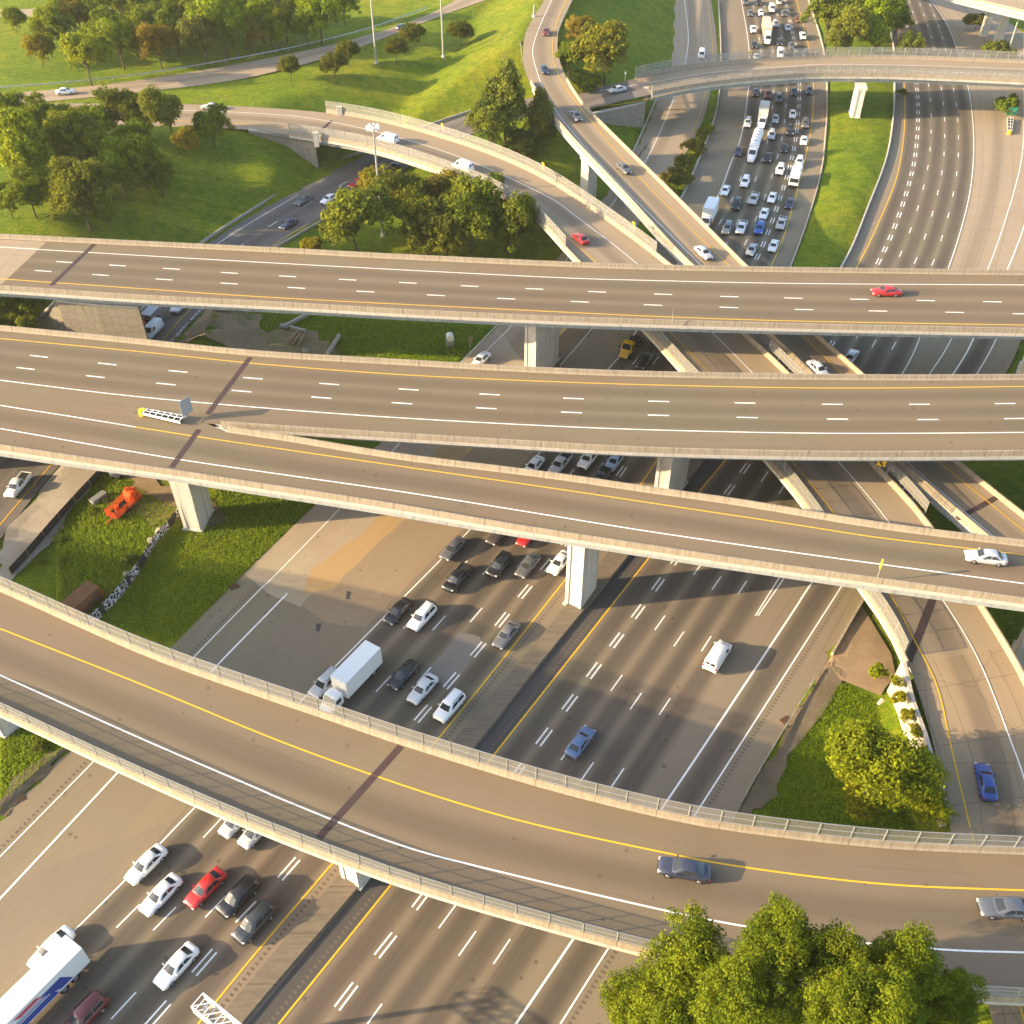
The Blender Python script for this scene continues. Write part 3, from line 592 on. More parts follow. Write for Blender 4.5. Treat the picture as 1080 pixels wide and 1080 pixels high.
# left of the gore the ramp deck fills up to the middle deck's edge
Bj = resamp(B2, 400)
for i in range(len(A3)):
    if A3[i][0] < gx+1:
        k = nearest(Bj, A3[i]); 
        A3[i] = Bj[k]
b3, A3, B3 = bridge('ramp overpass splitting off the middle deck and running down to the right', A3, B3, M['deck'], lanes=L3, par=(0, 1))
mark(b3, solid=[(w3c, 0), (curve([(-60,417),(0,427.5),(80,440),(143,450.3)], Z2, ext0=120), 0)])
mark(b3, solid=[(curve([(143,450.3),(208,460.5),(300,474),(420,491.4),(570,513),(690,531),(840,553.5),(930,567.5),(1080,585)], Z2, ext1=60), 0)], m='yellow')
joint(b3, (210,453), (181,493), Z2)
far3 = A3[A3[:, 0] > gx+.5]; mb = MB(); mb.sweep(far3, JERSEY, -1); rel(mb.build('parapet', M['barrier'], b3), b3)
pier(b3, (612.8,644), Z2-2.2, 2.5, 4.6); pier(b3, (213,562), Z2-2.2, 2.6, 4.6, grow=.12, dirv=(.15, .99, 0)); pier(b3, (1086,712), Z2-2.2, 2.5, 5)
# --- near curved ramp deck
f4 = [(-300,553),(-200,570),(-130,584),(-60,602),(0,624),(150,691),(270,734),(353,762),(423,786),(570,831),(693,862),(780,878),(930,895),(1080,902)]; f4 = [(x, y, Z4) for x, y in f4]  # stretch left of the frame is unseen, bent to set where its shadow falls
n4 = [(-300,655),(-200,675),(-130,691),(-60,713),(0,738),(90,780),(200,829),(300,870),(420,914),(540,950),(707,994),(850,1020),(1024,1036),(1080,1039)]; n4 = [(x, y, Z4) for x, y in n4]
L4 = [lc([(0,688),(150,751),(300,812),(420,860),(570,903),(690,928),(780,944),(930,963),(1080,972)], Z4)]
b4, A4, B4 = bridge('near curved ramp overpass sweeping across the foreground, fenced on both sides', f4, n4, M['deck'], nz=2.3, ext=(80, 60), lanes=L4)
mark(b4, solid=[(lc([(0,712),(150,779.5),(270,831),(300,844),(420,891),(540,922.5),(690,957.8),(784,976.7),(886,992),(997,1001.7),(1080,1004.5)], Z4), 0)], w=.17)
mark(b4, solid=[(lc([(0,663),(150,722),(288,779),(392,817),(480,846),(570,871),(690,897),(780,914),(930,932.5),(1080,939)], Z4), 0)], m='yellow', w=.17)
joint(b4, (423,787), (336,884), Z4, .5)
pier(b4, (380,937), Z4-2.2, 2.4, 5); pier(b4, (6,778), Z4-2.2, 2.4, 5)
fence(A4, 2.0, 'chain-link fence along the far parapet of the near curved ramp', side=-1); fence(B4, 1.5, 'chain-link fence along the near parapet of the near curved ramp', side=1)
# --- ramps of the middle level
def seg(C, p, q, z): return cut(C, p, q, z)
iR1 = nearest(m_R1, G(326, 132, 8.8)); c_a, c_b = resamp(c_R1l, 300), resamp(c_R1r, 300); iR1e = nearest(m_R1, G(1008, 700, 5.2)); 
LR1 = [m_R1]
b5, A5, B5 = bridge('fenced ramp bridge curving from upper left beneath the wide decks', c_a[iR1:iR1e], c_b[iR1:iR1e], M['ramp'], lanes=LR1, girder=1.3)
ribbon('ramp_road', c_a[:iR1+1], c_b[:iR1+1], M['ramp'], 16, centres=LR1)['kind'] = 'structure'
ribbon('ramp_road', c_a[iR1e-1:], c_b[iR1e-1:], M['ramp_dark'], 16, centres=LR1)['kind'] = 'structure'
# darker patched stretch beyond the far deck
def line_on(l, r, f, i0=0, i1=None): a = l*(1-f)+r*f; return a[i0:i1]
wl = curve([(-40,115,8.5),(100,114,8.5),(270,119.5,8.7),(353,129,9),(464,158,9),(570,203,8.8),(607,228,8.5),(672,278,8.1),(748,348,7.8),(794,394,7.6),(878.6,481,7.2),(935.6,548,6.8),(992.5,630,6.2),(1030,694,5.3),(1064.7,780,4.1),(1080,822,3.6),(1098,890,3)], ext0=60, ext1=20)
yl = curve([(-40,127,8.5),(100,126,8.5),(270,131,8.7),(353,145,9),(409,157,9),(486,184,9),(562,224,8.6),(630,278,8.1),(704,348,7.8),(748,393,7.6),(830,481,7.2),(878.6,540,6.8),(935,620,6.2),(963,674,5.5),(988,724,4.8),(1001.4,780,4.1),(1024,877,3)], ext0=60, ext1=20)
mark(b5, solid=[(wl, 0)], w=.16, dz=.05, on=(c_a, c_b)); mark(b5, solid=[(yl, 0)], w=.16, m='yellow', dz=.05, on=(c_a, c_b))
joint(b5, (350,127), (331,143), 8.98, .5, on=(c_a, c_b)); joint(b5, (985,628), (958,697), 6.12, .6, 5.3, on=(c_a, c_b))
iR2 = nearest(m_R2, G(572, 86, 14.5)); d_a, d_b = resamp(c_R2l, 200), resamp(c_R2r, 200)
b6, A6, B6 = bridge('high ramp bridge curving down from the top centre beneath the far deck', d_a[iR2:], d_b[iR2:], M['ramp'], lanes=[m_R2], girder=1.4)
rr = ribbon('ramp_road', d_a[:iR2+1], d_b[:iR2+1], M['ramp'], 16, centres=[m_R2]); rr['kind'] = 'structure'
mark(b6, solid=[(curve([(597,-30,15),(582,0,15),(564,41.7,15),(563.6,66.7,14.6),(582,111,13.8),(631.7,172,11.7),(738.6,279,8.8),(810,351,8),(855,395,7.8),(949.4,481,7.5),(1044,562,7),(1090,600,6.7)], ext0=40), 0)], w=.16, dz=.05, on=(d_a, d_b))
mark(b6, solid=[(curve([(612,-30,15),(598,0,15),(590,16.7,15),(583,41.7,15),(586,72,14.6),(606.7,108,13.8),(676,189,11.2),(767.8,279,8.8),(844,351,8),(888,395,7.8),(985.6,483,7.5),(1080,559,7)], ext0=40), 0)], w=.16, m='yellow', dz=.05, on=(d_a, d_b))
joint(b6, (1050.8,525), (1009,547), 7.1, .5, on=(d_a, d_b))
pier(b6, (628,214), 9.6, 2.2, 4.5, dirv=(-.3, .95, 0), zb=0)
iR3 = nearest(m_R3, G(676, 90, 9.2)); e_a, e_b = resamp(c_R3f, 120), resamp(c_R3n, 120)
b7, A7, B7 = bridge('fenced bridge crossing both carriageways near the top edge', e_a[iR3:], e_b[iR3:], M['ramp'], lanes=[m_R3], girder=1.3)
mark(b7, solid=[(curve([(632,96,8.4),(695.6,82,10.5),(757,75,10.5),(840,69.5,10.5),(869,68,10.5),(960,69,10.5),(1080,73,10.5)], ext1=60), 0)], dash=[([(745,83.5),(787,78.5),(830,76),(874,75),(920,74.5),(965,75),(1010,76.5),(1060,78.5)], 10.5)], w=.17, dz=.04, on=(e_a, e_b))
mark(b7, solid=[(curve([(620,112,7.8),(671,101,10.5),(757,86,10.5),(840,79.5,10.5),(869,78.5,10.5),(960,79.5,10.5),(1080,84.5,10.5)], ext1=60), 0)], w=.15, m='yellow', dz=.04, on=(e_a, e_b))
pier(b7, (906,127), 8.75, 2.2, 5.5, dirv=(.15, .99, 0), zb=.3)
ribbon('ramp_road', e_a[:iR3+1], e_b[:iR3+1], M['frontage'], 14, centres=[m_R3])['kind'] = 'structure'
# fences and walls of these ramps
fence(A5[:nearest(A5, G(700,278,8))], 2.0, 'chain-link fence along the outer edge of the upper left ramp bridge', side=-1)
fence(B5[:nearest(B5, G(606,272,8.2))], 2.0, 'chain-link fence along the inner edge of the upper left ramp bridge', side=1)
fence(B5[nearest(B5, G(683,349,7.8)):], 2.0, 'chain-link fence on the left parapet of the ramp passing under three decks', side=1)
fence(A6[nearest(A6, G(800,346,8)):nearest(A6, G(1005,545,7))], 1.8, 'chain-link fence on the left parapet of the right-hand ramp between decks', side=-1) if False else fence(A5[nearest(A5, G(800,370,7.7)):nearest(A5, G(985,570,6.7))], 1.8, 'chain-link fence between the two parallel ramps on the right', side=-1, lat=1.0)
fence(A7, 2.0, 'chain-link fence on the far parapet of the bridge near the top edge', side=-1)
fence(B7, 1.6, 'chain-link fence on the near parapet of the bridge near the top edge', side=1)
# --- bridge at the top right corner
b8, A8, B8 = bridge('pale bridge cutting the top right corner on twin columns', [(960,-40,15),(1010,-22,15),(1080,-6,15)], [(950,-22,15),(1005,-8,15),(1080,10,15)], M['conc_road'], ext=(60, 60), lanes=[], name='corner_bridge')
for bx in ((1037,38), (1052,44)):
    g = G(bx[0], bx[1], 0); mb = MB(); mb.box((g[0], g[1], 6.3), (2.0, 2.0, 13.0)); rel(mb.build('pier', M['conc'], b8), b8)
# roads on the high ground
o = ribbon('upper_road', c_Uu, c_Ul, M['conc_road'], 10, centres=[m_U], dz=0.0); o['kind'] = 'structure'
o = ribbon('frontage_road', c_Fl, c_Fr, M['frontage'], 20, centres=[offset(m_F, 1.7), offset(m_F, -1.7)]); o['kind'] = 'structure'
mk = MB(); my = MB()
stripe(mk, lc([(-60,555),(0,492),(120,372),(260,236),(320,196),(400,168,)][:0] or [(0,476),(115,360),(150,325),(222,262),(305,211),(345,189)], 0), .16, .03)
dashes(mk, m_F[:90], G(325, 216), 12.19, 3.05, .16, dz=.03)
stripe(my, lc([(0,553.6),(58,485.6),(171,359.4),(205.6,322),(283,262),(325,236)], 0)[:-1], .18, .03)
far = lc([(-40,94.5),(0,92.5)], 8.5)
tag(mk.build('lane_markings', M['white']), kind='structure'); tag(my.build('lane_markings', M['yellow']), kind='structure')
o = ribbon('upper_road', np.array([G(-200,8,8.3), G(60,2,8.3), G(200,-6,8.3), G(300,-12,8.3)]), np.array([G(-200,20,8.3), G(30,19,8.3), G(60,17,8.3), G(330,0,8.3)]), M['conc_road'], 8, centres=[], n=30, dz=.35); o['kind'] = 'structure'

# ------------------------------------------------------------------ walls, barriers, rails on the ground
LOWWALL = [(0, -.3), (.05, .75), (.32, .75), (.38, -.3)]
wall_thing('concrete_barrier', curve([(111,351),(144,318),(180,287),(216.7,255.6),(300,203),(337,182,.3),(400,154,1.2)]), LOWWALL, M['curb'], 'low grey barrier at the foot of the left grass slope', 'barrier', -1)
wall_thing('concrete_barrier', curve([(290,263),(337,236),(380,210,.3)]), LOWWALL, M['curb'], 'low barrier between frontage road and the yellowing trees', 'barrier', 1)
gb = wall_thing('concrete_barrier', curve([(150,393),(182,361),(219,322),(240,304)]), LOWWALL, M['curb'], 'low barrier sprayed with black and red graffiti by the frontage road', 'barrier', 1)
wall_thing('concrete_barrier', curve([(440,139,2.0),(461,131,2.6),(503,117,3.8)]), LOWWALL, M['curb'], 'short low barrier beside the sunken road behind the fenced ramp', 'barrier', -1)
wall_thing('concrete_barrier', clipM(mR, YM, 430), LOWWALL, M['fascia'], 'long pale barrier along the right edge of the grass median', 'barrier', 1)
wall_thing('concrete_barrier', clipM(mL, YM, 430), [(0, -.2), (.05, .5), (.3, .5), (.35, -.3)], M['curb'], 'long low barrier along the left edge of the grass median', 'barrier', 1)
wall_thing('concrete_barrier', clipM(aL, YM, 430), LOWWALL, M['curb'], 'narrow barrier between jammed carriageway and collector lane', 'barrier', -1)
wall_thing('concrete_barrier', curve([(660,176),(669,161),(691,110),(700,96)]), LOWWALL, M['curb'], 'short barrier below the stone-faced bridge end', 'barrier', -1)
wall_thing('concrete_barrier', clipM(bR, G(0,697)[1], G(0,600)[1]), [(0, -.2), (.05, .75), (.35, .75), (.4, -.2)], M['barrier'], 'sunlit barrier at the dirt triangle beside the outbound lanes', 'barrier', 1)
guardrail(clipM(bR, G(0,875)[1], G(0,697)[1]), 'steel guardrail along the right verge above the green slope')
guardrail(curve([(591,388),(627.5,345.6),(650,318)]), 'short guardrail on the brown verge between two decks')
guardrail(curve([(485,386),(527,343),(545,322)]), 'guardrail beside the grass under the far deck')
guardrail(curve([(-40,97,8.3),(0,94.4,8.3),(139,82,8.4),(300,54,8.6),(395,30,8.8),(452,9,8.8)]), 'long blue-grey guardrail behind the upper road at top left')
guardrail(curve([(551,68,13.6),(549,42,13.8),(556,20,13.8),(570,0,13.8)]), 'guardrail on the outside of the high ramp at top centre')
guardrail(resamp(cut(c_R2r, (588,50), (604,-8), 14), 30), 'guardrail on the inside of the high ramp at top centre')
def mse(label, top, zt, zb, depth=.5):
    """retaining wall of stone-like panels following the top line"""
    P = [G(x, y, z) for x, y, z in top]; mb = MB(); V = []; UV = []; s = 0
    for i, p in enumerate(P):
        if i: s += np.linalg.norm((p-P[i-1])[:2])
        V += [p, np.array([p[0], p[1], zb])]; UV += [(s, p[2]), (s, zb)]
    d = P[-1]-P[0]; nrm = np.array([-d[1], d[0], 0]); nrm = nrm/np.linalg.norm(nrm)*depth; n = len(P)
    V2 = [v+nrm for v in V]; F = [(2*i, 2*i+1, 2*i+3, 2*i+2) for i in range(n-1)]; mb.add(V, F, UV); mb.add(V2, [f[::-1] for f in F], UV)
    mb.add([V[0], V[-2], V2[-2], V2[0]] if n == 2 else [V[0], V[2*(n-1)], V2[2*(n-1)], V2[0]], [(0, 1, 2, 3)]); mb.add([V[2*n-2], V[2*n-1], V2[2*n-1], V2[2*n-2]], [(0, 1, 2, 3)]); mb.add([V[0], V2[0], V2[1], V[1]], [(0, 1, 2, 3)])
    root = empty('retaining_wall', (P[0]+P[-1])/2, 0, label, 'wall'); rel(mb.build('wall_panel', M['stone'], root), root)
    c = MB(); c.sweep(np.array([q+nrm*.5 for q in P]) if n > 2 else resamp(np.array([q+nrm*.5 for q in P]), 4), [(-.35, -.05), (.35, -.05), (.35, .3), (-.35, .3)]); rel(c.build('coping', M['fascia'], root), root); return root
mse('stone-panelled wall below the left end of the far deck', [(60,318,12.8),(100,322,12.8),(146,325,12.8)], 0, -.2)
mse('pale wing wall rising from the shrubs to the far deck', [(34,348,5),(46,330,9),(60,316,12.8)], 0, 0)
mse('stone-panelled wall under the left end of the fenced ramp bridge', [(262,138,8.4),(300,142,8.2),(332,150,7.8)], 0, -.2)
mse('stone-panelled wall under the left end of the top bridge', [(618,122,6.6),(650,115,6.8),(681,108,6.8)], 0, -.2)
g = G(334, 178, 0); 
for nm, bx, h, lab in (('bridge_end_post', (334,150,8.6), 3.2, 'upright concrete end post where the ramp bridge begins on its near side'), ('bridge_end_post', (359,121,9), 2.9, 'upright concrete end post where the ramp fence begins on its far side'), ('bridge_end_post', (681,101,7.5), 3.0, 'upright concrete end post at the left end of the top bridge')):
    p = G(*bx); mb = MB(); mb.box((0, 0, h/2-1), (1.1, .9, h)); mb.box((0, 0, h-.95), (1.3, 1.1, .12)); o = mb.build(nm, M['fascia']); o.location = tuple(p); tag(o, lab, 'concrete post')
# lit retaining wall of the low ramp on the right
wl2 = [(953,702,5.2),(962,742,4.6),(975,778,4),(985,812,3.6),(1001,868,3)]
V = [G(*p) for p in wl2]; C = catmull(V, 6); wall_thing('retaining_wall', C, [(-.1, -6), (-.1, .9), (.35, .9), (.5, .2), (.8, -6)], M['curb'], 'white sunlit retaining wall of the low ramp, overgrown with vines', 'wall', 1, 2.0)
# R1 right barrier on grade
Cg = c_a[iR1e-1:]; wall_thing('concrete_barrier', Cg, JERSEY, M['barrier'], 'barrier on the right side of the low ramp where the fence has ended', 'barrier', -1)

hz = MB(); hz.box((0, 260, 53), (1500, 900, 112)); ho = hz.build('haze', bpy.data.materials.new('haze_air')); ho['kind'] = 'stuff'; hm = ho.data.materials[0]; hm.use_nodes = True; hm.node_tree.nodes.clear()
hv = hm.node_tree.nodes.new('ShaderNodeVolumePrincipled'); hv.inputs['Density'].default_value = .00009; hv.inputs['Color'].default_value = (1.0, .97, .90, 1); hv.inputs['Anisotropy'].default_value = .3
ht_ = hm.node_tree.nodes.new('ShaderNodeOutputMaterial'); hm.node_tree.links.new(hv.outputs[0], ht_.inputs['Volume'])
#==OBJECTS==
# ------------------------------------------------------------------ trees
def crown_mesh(seed, nclump, nleaf, leaf, kind='round'):
    rg = np.random.default_rng(seed); V = []; T = []; cl = []; nl = {'tall': 26, 'ball': 5, 'bush': 6, 'big': 18}.get(kind, 15); lobes = []
    for i in range(nl):
        d = rg.normal(size=3); d /= np.linalg.norm(d); d[2] = d[2] if d[2] > -.5 else -d[2]*.7
        rr = rg.uniform(.25, .66) if kind != 'ball' else rg.uniform(.2, .4); lobes.append((d*rr*(1 if i else 0), rg.uniform(.26, .44) if kind != 'ball' else .62, rg.uniform(0, 1)))
    for i in range(nclump):
        c0, lr, lt = lobes[rg.integers(nl)]; d = rg.normal(size=3); d /= np.linalg.norm(d); d[2] = d[2] if d[2] > -.4 else -d[2]
        p = c0+d*lr*rg.uniform(.72, 1.08)
        if kind == 'cone': k = (p[2]+1)/2; p[0] *= 1.05-.75*k; p[1] *= 1.05-.75*k; p[2] *= 1.25
        if kind == 'broad': p[2] *= .78
        if kind == 'tall': p[2] *= 2.0
        if kind == 'bush': p[2] = abs(p[2])*.8-.35
        cl.append((p, rg.uniform(.09, .19), .55*lt+.45*rg.uniform(0, 1)))
    for p, r, tint in cl:
        m = int(nleaf*rg.uniform(.7, 1.2)*(r/.14)**2); D = rg.normal(size=(m, 3)); D /= np.linalg.norm(D, axis=1)[:, None]
        C = p+D*(r*rg.uniform(.55, 1.05, size=(m, 1)))*np.array([1, 1, .8]); N = D+rg.normal(size=(m, 3))*.55+np.array([0, 0, .35]); N /= np.linalg.norm(N, axis=1)[:, None]
        A = np.cross(N, rg.normal(size=(m, 3))); A /= np.linalg.norm(A, axis=1)[:, None]+1e-9; B = np.cross(N, A); s = leaf*rg.uniform(.6, 1.3, size=(m, 1))
        q = np.stack([C-A*s, C-B*s*.62, C+A*s, C+B*s*.62], 1).reshape(-1, 3); V.append(q)
        T.append(np.repeat(np.clip(tint+rg.normal(size=m)*.16, 0, 1), 4))
    V = np.vstack(V); T = np.concatenate(T); me = bpy.data.meshes.new('crown'); nf = len(V)//4
    me.from_pydata(V.tolist(), [], np.arange(len(V)).reshape(-1, 4).tolist()); a = me.attributes.new('tint', 'FLOAT', 'POINT'); a.data.foreach_set('value', T.astype(np.float32)); me.materials.append(M['leaf']); me.update(); return me
def trunk_mesh(seed):
    rg = random.Random(seed); mb = MB(); p = np.array([0, 0, 0.]); q = np.array([rg.uniform(-.04, .04), rg.uniform(-.04, .04), .34]); mb.tube(p, q, .022, .016, 8)
    for k in range(6):
        a = k*1.05+rg.uniform(-.3, .3); e = q+np.array([math.cos(a)*rg.uniform(.12, .26), math.sin(a)*rg.uniform(.12, .26), rg.uniform(.22, .42)]); mb.tube(q-[0, 0, .03*k/3], (q+e)/2+[0, 0, .03], .011, .008, 6, False); mb.tube((q+e)/2+[0, 0, .03], e, .008, .003, 5, False)
    mb.tube(q, q+[0, 0, .4], .015, .004, 6, False); me = bpy.data.meshes.new('trunk'); me.from_pydata(mb.v, [], mb.f); me.materials.append(M['bark']); me.update(); return me
CR = {'round': [crown_mesh(s, 330, 42, .040) for s in (1, 2, 3, 21)], 'broad': [crown_mesh(s, 330, 42, .040, 'broad') for s in (4, 5)], 'tall': [crown_mesh(s, 600, 62, .027, 'tall') for s in (12, 13)], 'cone': [crown_mesh(6, 330, 42, .04, 'cone')], 'bush': [crown_mesh(s, 130, 42, .05, 'bush') for s in (7, 8)],
      'big': [crown_mesh(s, 480, 62, .026) for s in (9, 10)], 'ball': [crown_mesh(11, 300, 42, .045, 'ball')]}
TR = [trunk_mesh(s) for s in range(4)]
ntree = [0]
def tree(cx, cy, wpx, lab, col, kind='round', hk=1.08, group=None, zg=None, cf=-.05, name='tree', cat='tree', jit=.08):
    """crown centre at survey mark (cx, cy), crown wpx wide; stands on the terrain"""
    z = 5.0 if zg is None else zg+4
    wpx = wpx*1.34
    for _ in range(12):
        w = wpx/scale_at(cy, z); ch = w*hk; g = G(cx, cy, z); zt = TZ(g[0], g[1]) if zg is None else zg; z = zt+ch*.5+(ch*cf if kind != 'bush' else -.12*ch)
    g = G(cx, cy, z); k = ntree[0]; ntree[0] += 1; rz = random.uniform(0, 6.28); root = empty(name, (g[0], g[1], zt-.1), rz, lab, cat, group)
    c = link('crown', CR[kind][k % len(CR[kind])], root); c.location = (0, 0, z-zt+.1); c.scale = (w*.5*random.uniform(.95, 1.1), w*.5*random.uniform(.95, 1.1), ch*.5)
    j = [max(.004, x*random.uniform(1-jit*2, 1+jit*2)) for x in col]; c.color = (*j, 1)
    H = z-zt+.1+ch*.3; t = link('trunk' if kind != 'bush' else 'stem', TR[k % 4], root); t.scale = (H*.95, H*.95, H) if kind != 'bush' else (H*.8, H*.8, H*.8)
    return root
GRN = (.15, .24, .012); YEL = (.30, .28, .012); DRK = (.085, .15, .012); AUT = (.32, .18, .025); LIM = (.22, .30, .012); ORG = (.26, .16, .03)
# woods at top left
top = [(48,32,36,DRK,'dark tree leaning over the grass, the leftmost of the wood'),(40,50,26,(.26,.22,.02),'small yellow tree, the lowest at the left end of the wood'),(78,10,40,ORG,'brownish loose tree behind the left end of the wood'),(104,14,34,DRK,'dark tree at the top edge second from the left of the wood'),
 (88,55,46,LIM,'bright lime tree at the near edge of the wood'),(124,42,40,GRN,'mid green tree right of the bright lime one'),(150,14,36,(.13,.17,.02),'pale green rounded tree at the back of the wood'),(165,44,36,AUT,'reddish tree in the middle of the wood'),
 (184,32,32,DRK,'dark narrow tree right of the reddish one'),(178,2,44,DRK,'dark tree cut by the top edge above the reddish one'),(213,38,38,(.12,.13,.03),'olive tree at the near edge left of the tall pale one'),(233,22,50,LIM,'tall pale green tree in the right half of the wood'),(262,8,32,DRK,'dark tree at the top edge right of the tall pale one'),
 (262,33,28,ORG,'small brownish tree below the top-edge dark one'),(286,30,28,GRN,'low green tree standing apart to the right of the wood'),(336,14,42,LIM,'light green tree by the upper road bend'),(312,8,28,DRK,'dark tree left of the light green one by the road bend'),(290,2,30,ORG,'brown-green tree at the top edge before the road bend'),(208,6,36,GRN,'green tree at the top edge in the middle of the wood'),(130,2,30,GRN,'green tree cut by the top edge left of the pale rounded one'),(362,2,30,GRN,'green tree cut by the top edge nearest the tall lamp posts'),(14,18,20,GRN,'small shrub tree alone at the far left of the top grass')]
top += [(60,24,36,LIM,'light tree just right of the leftmost dark one'),(108,34,36,GRN,'green tree behind the bright lime one'),(140,32,34,GRN,'green tree left of the reddish one'),(172,24,34,(.12,.17,.02),'light tree behind the reddish one'),(198,20,36,DRK,'dark tree behind the olive one'),(228,8,40,GRN,'green tree behind the tall pale one'),(248,36,32,DRK,'dark low tree at the foot of the tall pale one'),(275,18,34,GRN,'green tree left of the low one standing apart'),(300,22,30,DRK,'dark tree near the road bend'),(322,26,28,GRN,'low green tree nearest the road bend')]
for x, y, w, c, l in top: tree(x, y+3, w*1.08, l, c, 'broad' if w > 38 else 'round', 1.05, 'trees of the wood at top left')
for x, y, l in ((305,71,'leftmost'),(352,68,'second'),(366.5,55,'third'),(417.5,51.5,'fourth'),(435,37,'fifth'),(485,34,'rightmost')):
    tree(x, y, 22, f'{l} from the left of the six small round dark trees on the open grass', (.045,.055,.014), 'ball', 1.0, 'six small round trees on the grass', cf=-.02, jit=.02)
left = [(5,122,40,GRN,'tree cut by the left edge just below the ramp road'),(36,128,38,GRN,'rounded tree in front of the ramp road near the left edge'),(26,165,66,LIM,'large pale green tree with visible trunk near the left edge'),(78,150,54,(.14,.17,.02),'yellow-green tree right of the large pale one'),(104,133,34,DRK,'dark small tree below the ramp road, left of the tall pair'),
 (130,120,42,(.09,.12,.018),'tall tree overlapping the ramp road, left of a pair'),(176,120,44,(.09,.12,.018),'tall tree overlapping the ramp road, right of a pair'),(147,132,28,YEL,'small yellowish tree between the tall pair'),(196,150,24,YEL,'thin sapling with yellow leaves on the slope'),(222,134,34,DRK,'separate tree at the right end of the left group'),
 (124,178,44,GRN,'green tree in the middle of the slope group'),(148,172,46,GRN,'tree over the bare patch of the slope'),(84,204,62,(.08,.11,.018),'dark wide tree lowest on the left slope'),(112,190,36,DRK,'dark tree behind the lowest wide one'),(48,190,34,GRN,'tree between the large pale and the lowest wide tree'),(8,212,30,LIM,'bush at the left edge above the far deck'),(60,128,30,GRN,'green tree at the back of the left group')]
left += [(30,205,40,GRN,'low green tree under the large pale one at the left'),(100,160,40,(.13,.18,.014),'yellow-green tree behind the dark wide one'),(60,168,38,GRN,'green tree filling the gap beside the large pale one'),(168,190,30,DRK,'small dark tree at the lower right of the slope group'),(20,140,34,(.13,.18,.014),'light tree behind the large pale one'),(112,226,26,(.13,.18,.014),'lowest small light tree above the far deck'),(143,150,34,DRK,'dark tree under the tall pair')]
for x, y, w, c, l in left: tree(x, y, w, l, c, 'round', 1.12, 'trees on the left grass slope')
ctr = [(374,233,72,(.10,.15,.022),'wide green tree at the left end of the autumn clump'),(424,216,56,(.20,.17,.022),'yellowing tree left of centre in the autumn clump'),(402,204,40,AUT,'orange-tinged tree at the back left of the autumn clump'),(446,240,52,(.15,.15,.022),'olive tree at the front of the autumn clump'),(462,212,46,(.19,.15,.03),'rusty yellow tree at the back centre of the autumn clump'),
 (496,230,66,(.085,.14,.016),'bright green tree right of centre in the autumn clump'),(538,238,56,(.055,.11,.016),'deep green tree at the right end of the autumn clump'),(470,252,44,(.12,.11,.02),'low brownish tree in the middle of the autumn clump'),(520,212,40,(.065,.12,.016),'deep green tree behind the right end of the autumn clump'),(330,262,22,YEL,'low yellow bush at the left foot of the autumn clump')]
for x, y, w, c, l in ctr: tree(x, y, w, l, c, 'broad' if w > 60 else 'round', 1.15, 'autumn clump above the far deck', cf=-.10)
for x, y, w, l in ((533,108,50,'left one of the dark conical trees beside the high ramp'),(520,132,46,'lowest left of the dark trees beside the high ramp'),(569,136,54,'dark tree nearest to the high ramp barrier'),(552,158,36,'low dark tree under the one nearest the high ramp')):
    tree(x, y, w, l, (.075,.10,.03), 'cone' if w > 47 else 'round', 1.2, 'dark trees between the two ramps', cf=.05)
for x, y, w, c, k, l in ((639,52,58,(.15,.18,.022),'broad','big yellow-green tree on the grass right of the high ramp'),(612,36,32,ORG,'round','brownish tree behind the big yellow-green one'),(600,62,30,DRK,'round','dark shrub tree against the high ramp barrier'),(620,80,40,DRK,'bush','dark undergrowth bush left of the top bridge end'),(592,50,20,YEL,'bush','yellow bush touching the high ramp barrier')):
    tree(x, y, w, l, c, k, 1.0, 'trees right of the high ramp', cf=.1)
for i, (x, y, w, c, l) in enumerate(((741,138,20,(.10,.10,.025),'topmost bush of the hedge beside the collector lane'),(734,152,26,(.12,.12,.025),'second bush from the top of the hedge beside the collector lane'),(722,168,28,(.085,.10,.02),'middle bush of the hedge beside the collector lane'),(712,183,30,(.12,.085,.03),'reddish bush of the hedge beside the collector lane'),(706,198,26,(.08,.09,.02),'lowest bush of the hedge beside the collector lane'),(748,134,14,GRN,'small green bush at the upper tip of the hedge'))):
    tree(x, y, w, l, c, 'bush', 1.0, 'hedge bushes', name='bush', cat='bush')
for x, y, w, c, l in ((876,14,44,(.15,.18,.03),'pale tree at the left of the median grove'),(900,30,44,(.14,.17,.03),'pale tree at the front of the median grove'),(930,12,50,GRN,'green tree at the right of the median grove'),(905,2,40,(.13,.16,.03),'tree cut by the top edge in the median grove'),(884,42,30,(.15,.18,.03),'low pale tree of the median grove behind the bridge fence'),(925,40,34,GRN,'low green tree of the median grove by the right carriageway'),(959,50,26,(.14,.17,.03),'small light tree at the right tip of the median grove'),(945,24,30,DRK,'dark tree at the right edge of the median grove')):
    tree(x, y, w, l, c, 'round', 1.0, 'trees of the median grove', cf=.05)
tree(1056, 48, 34, 'dark rounded bush at the right edge above the top bridge', (.06,.085,.02), 'bush', 1.0, name='bush', cat='bush'); tree(1066, 106, 28, 'dark bush at the right edge below the top bridge', DRK, 'bush', 1.1, name='bush', cat='bush'); tree(1032, 18, 26, 'olive bush in front of the twin columns', (.10,.10,.04), 'bush', 1.0, name='bush', cat='bush'); tree(953, 96, 12, 'tiny dark bush under the top bridge by the outbound lanes', DRK, 'bush', 1., name='bush', cat='bush')
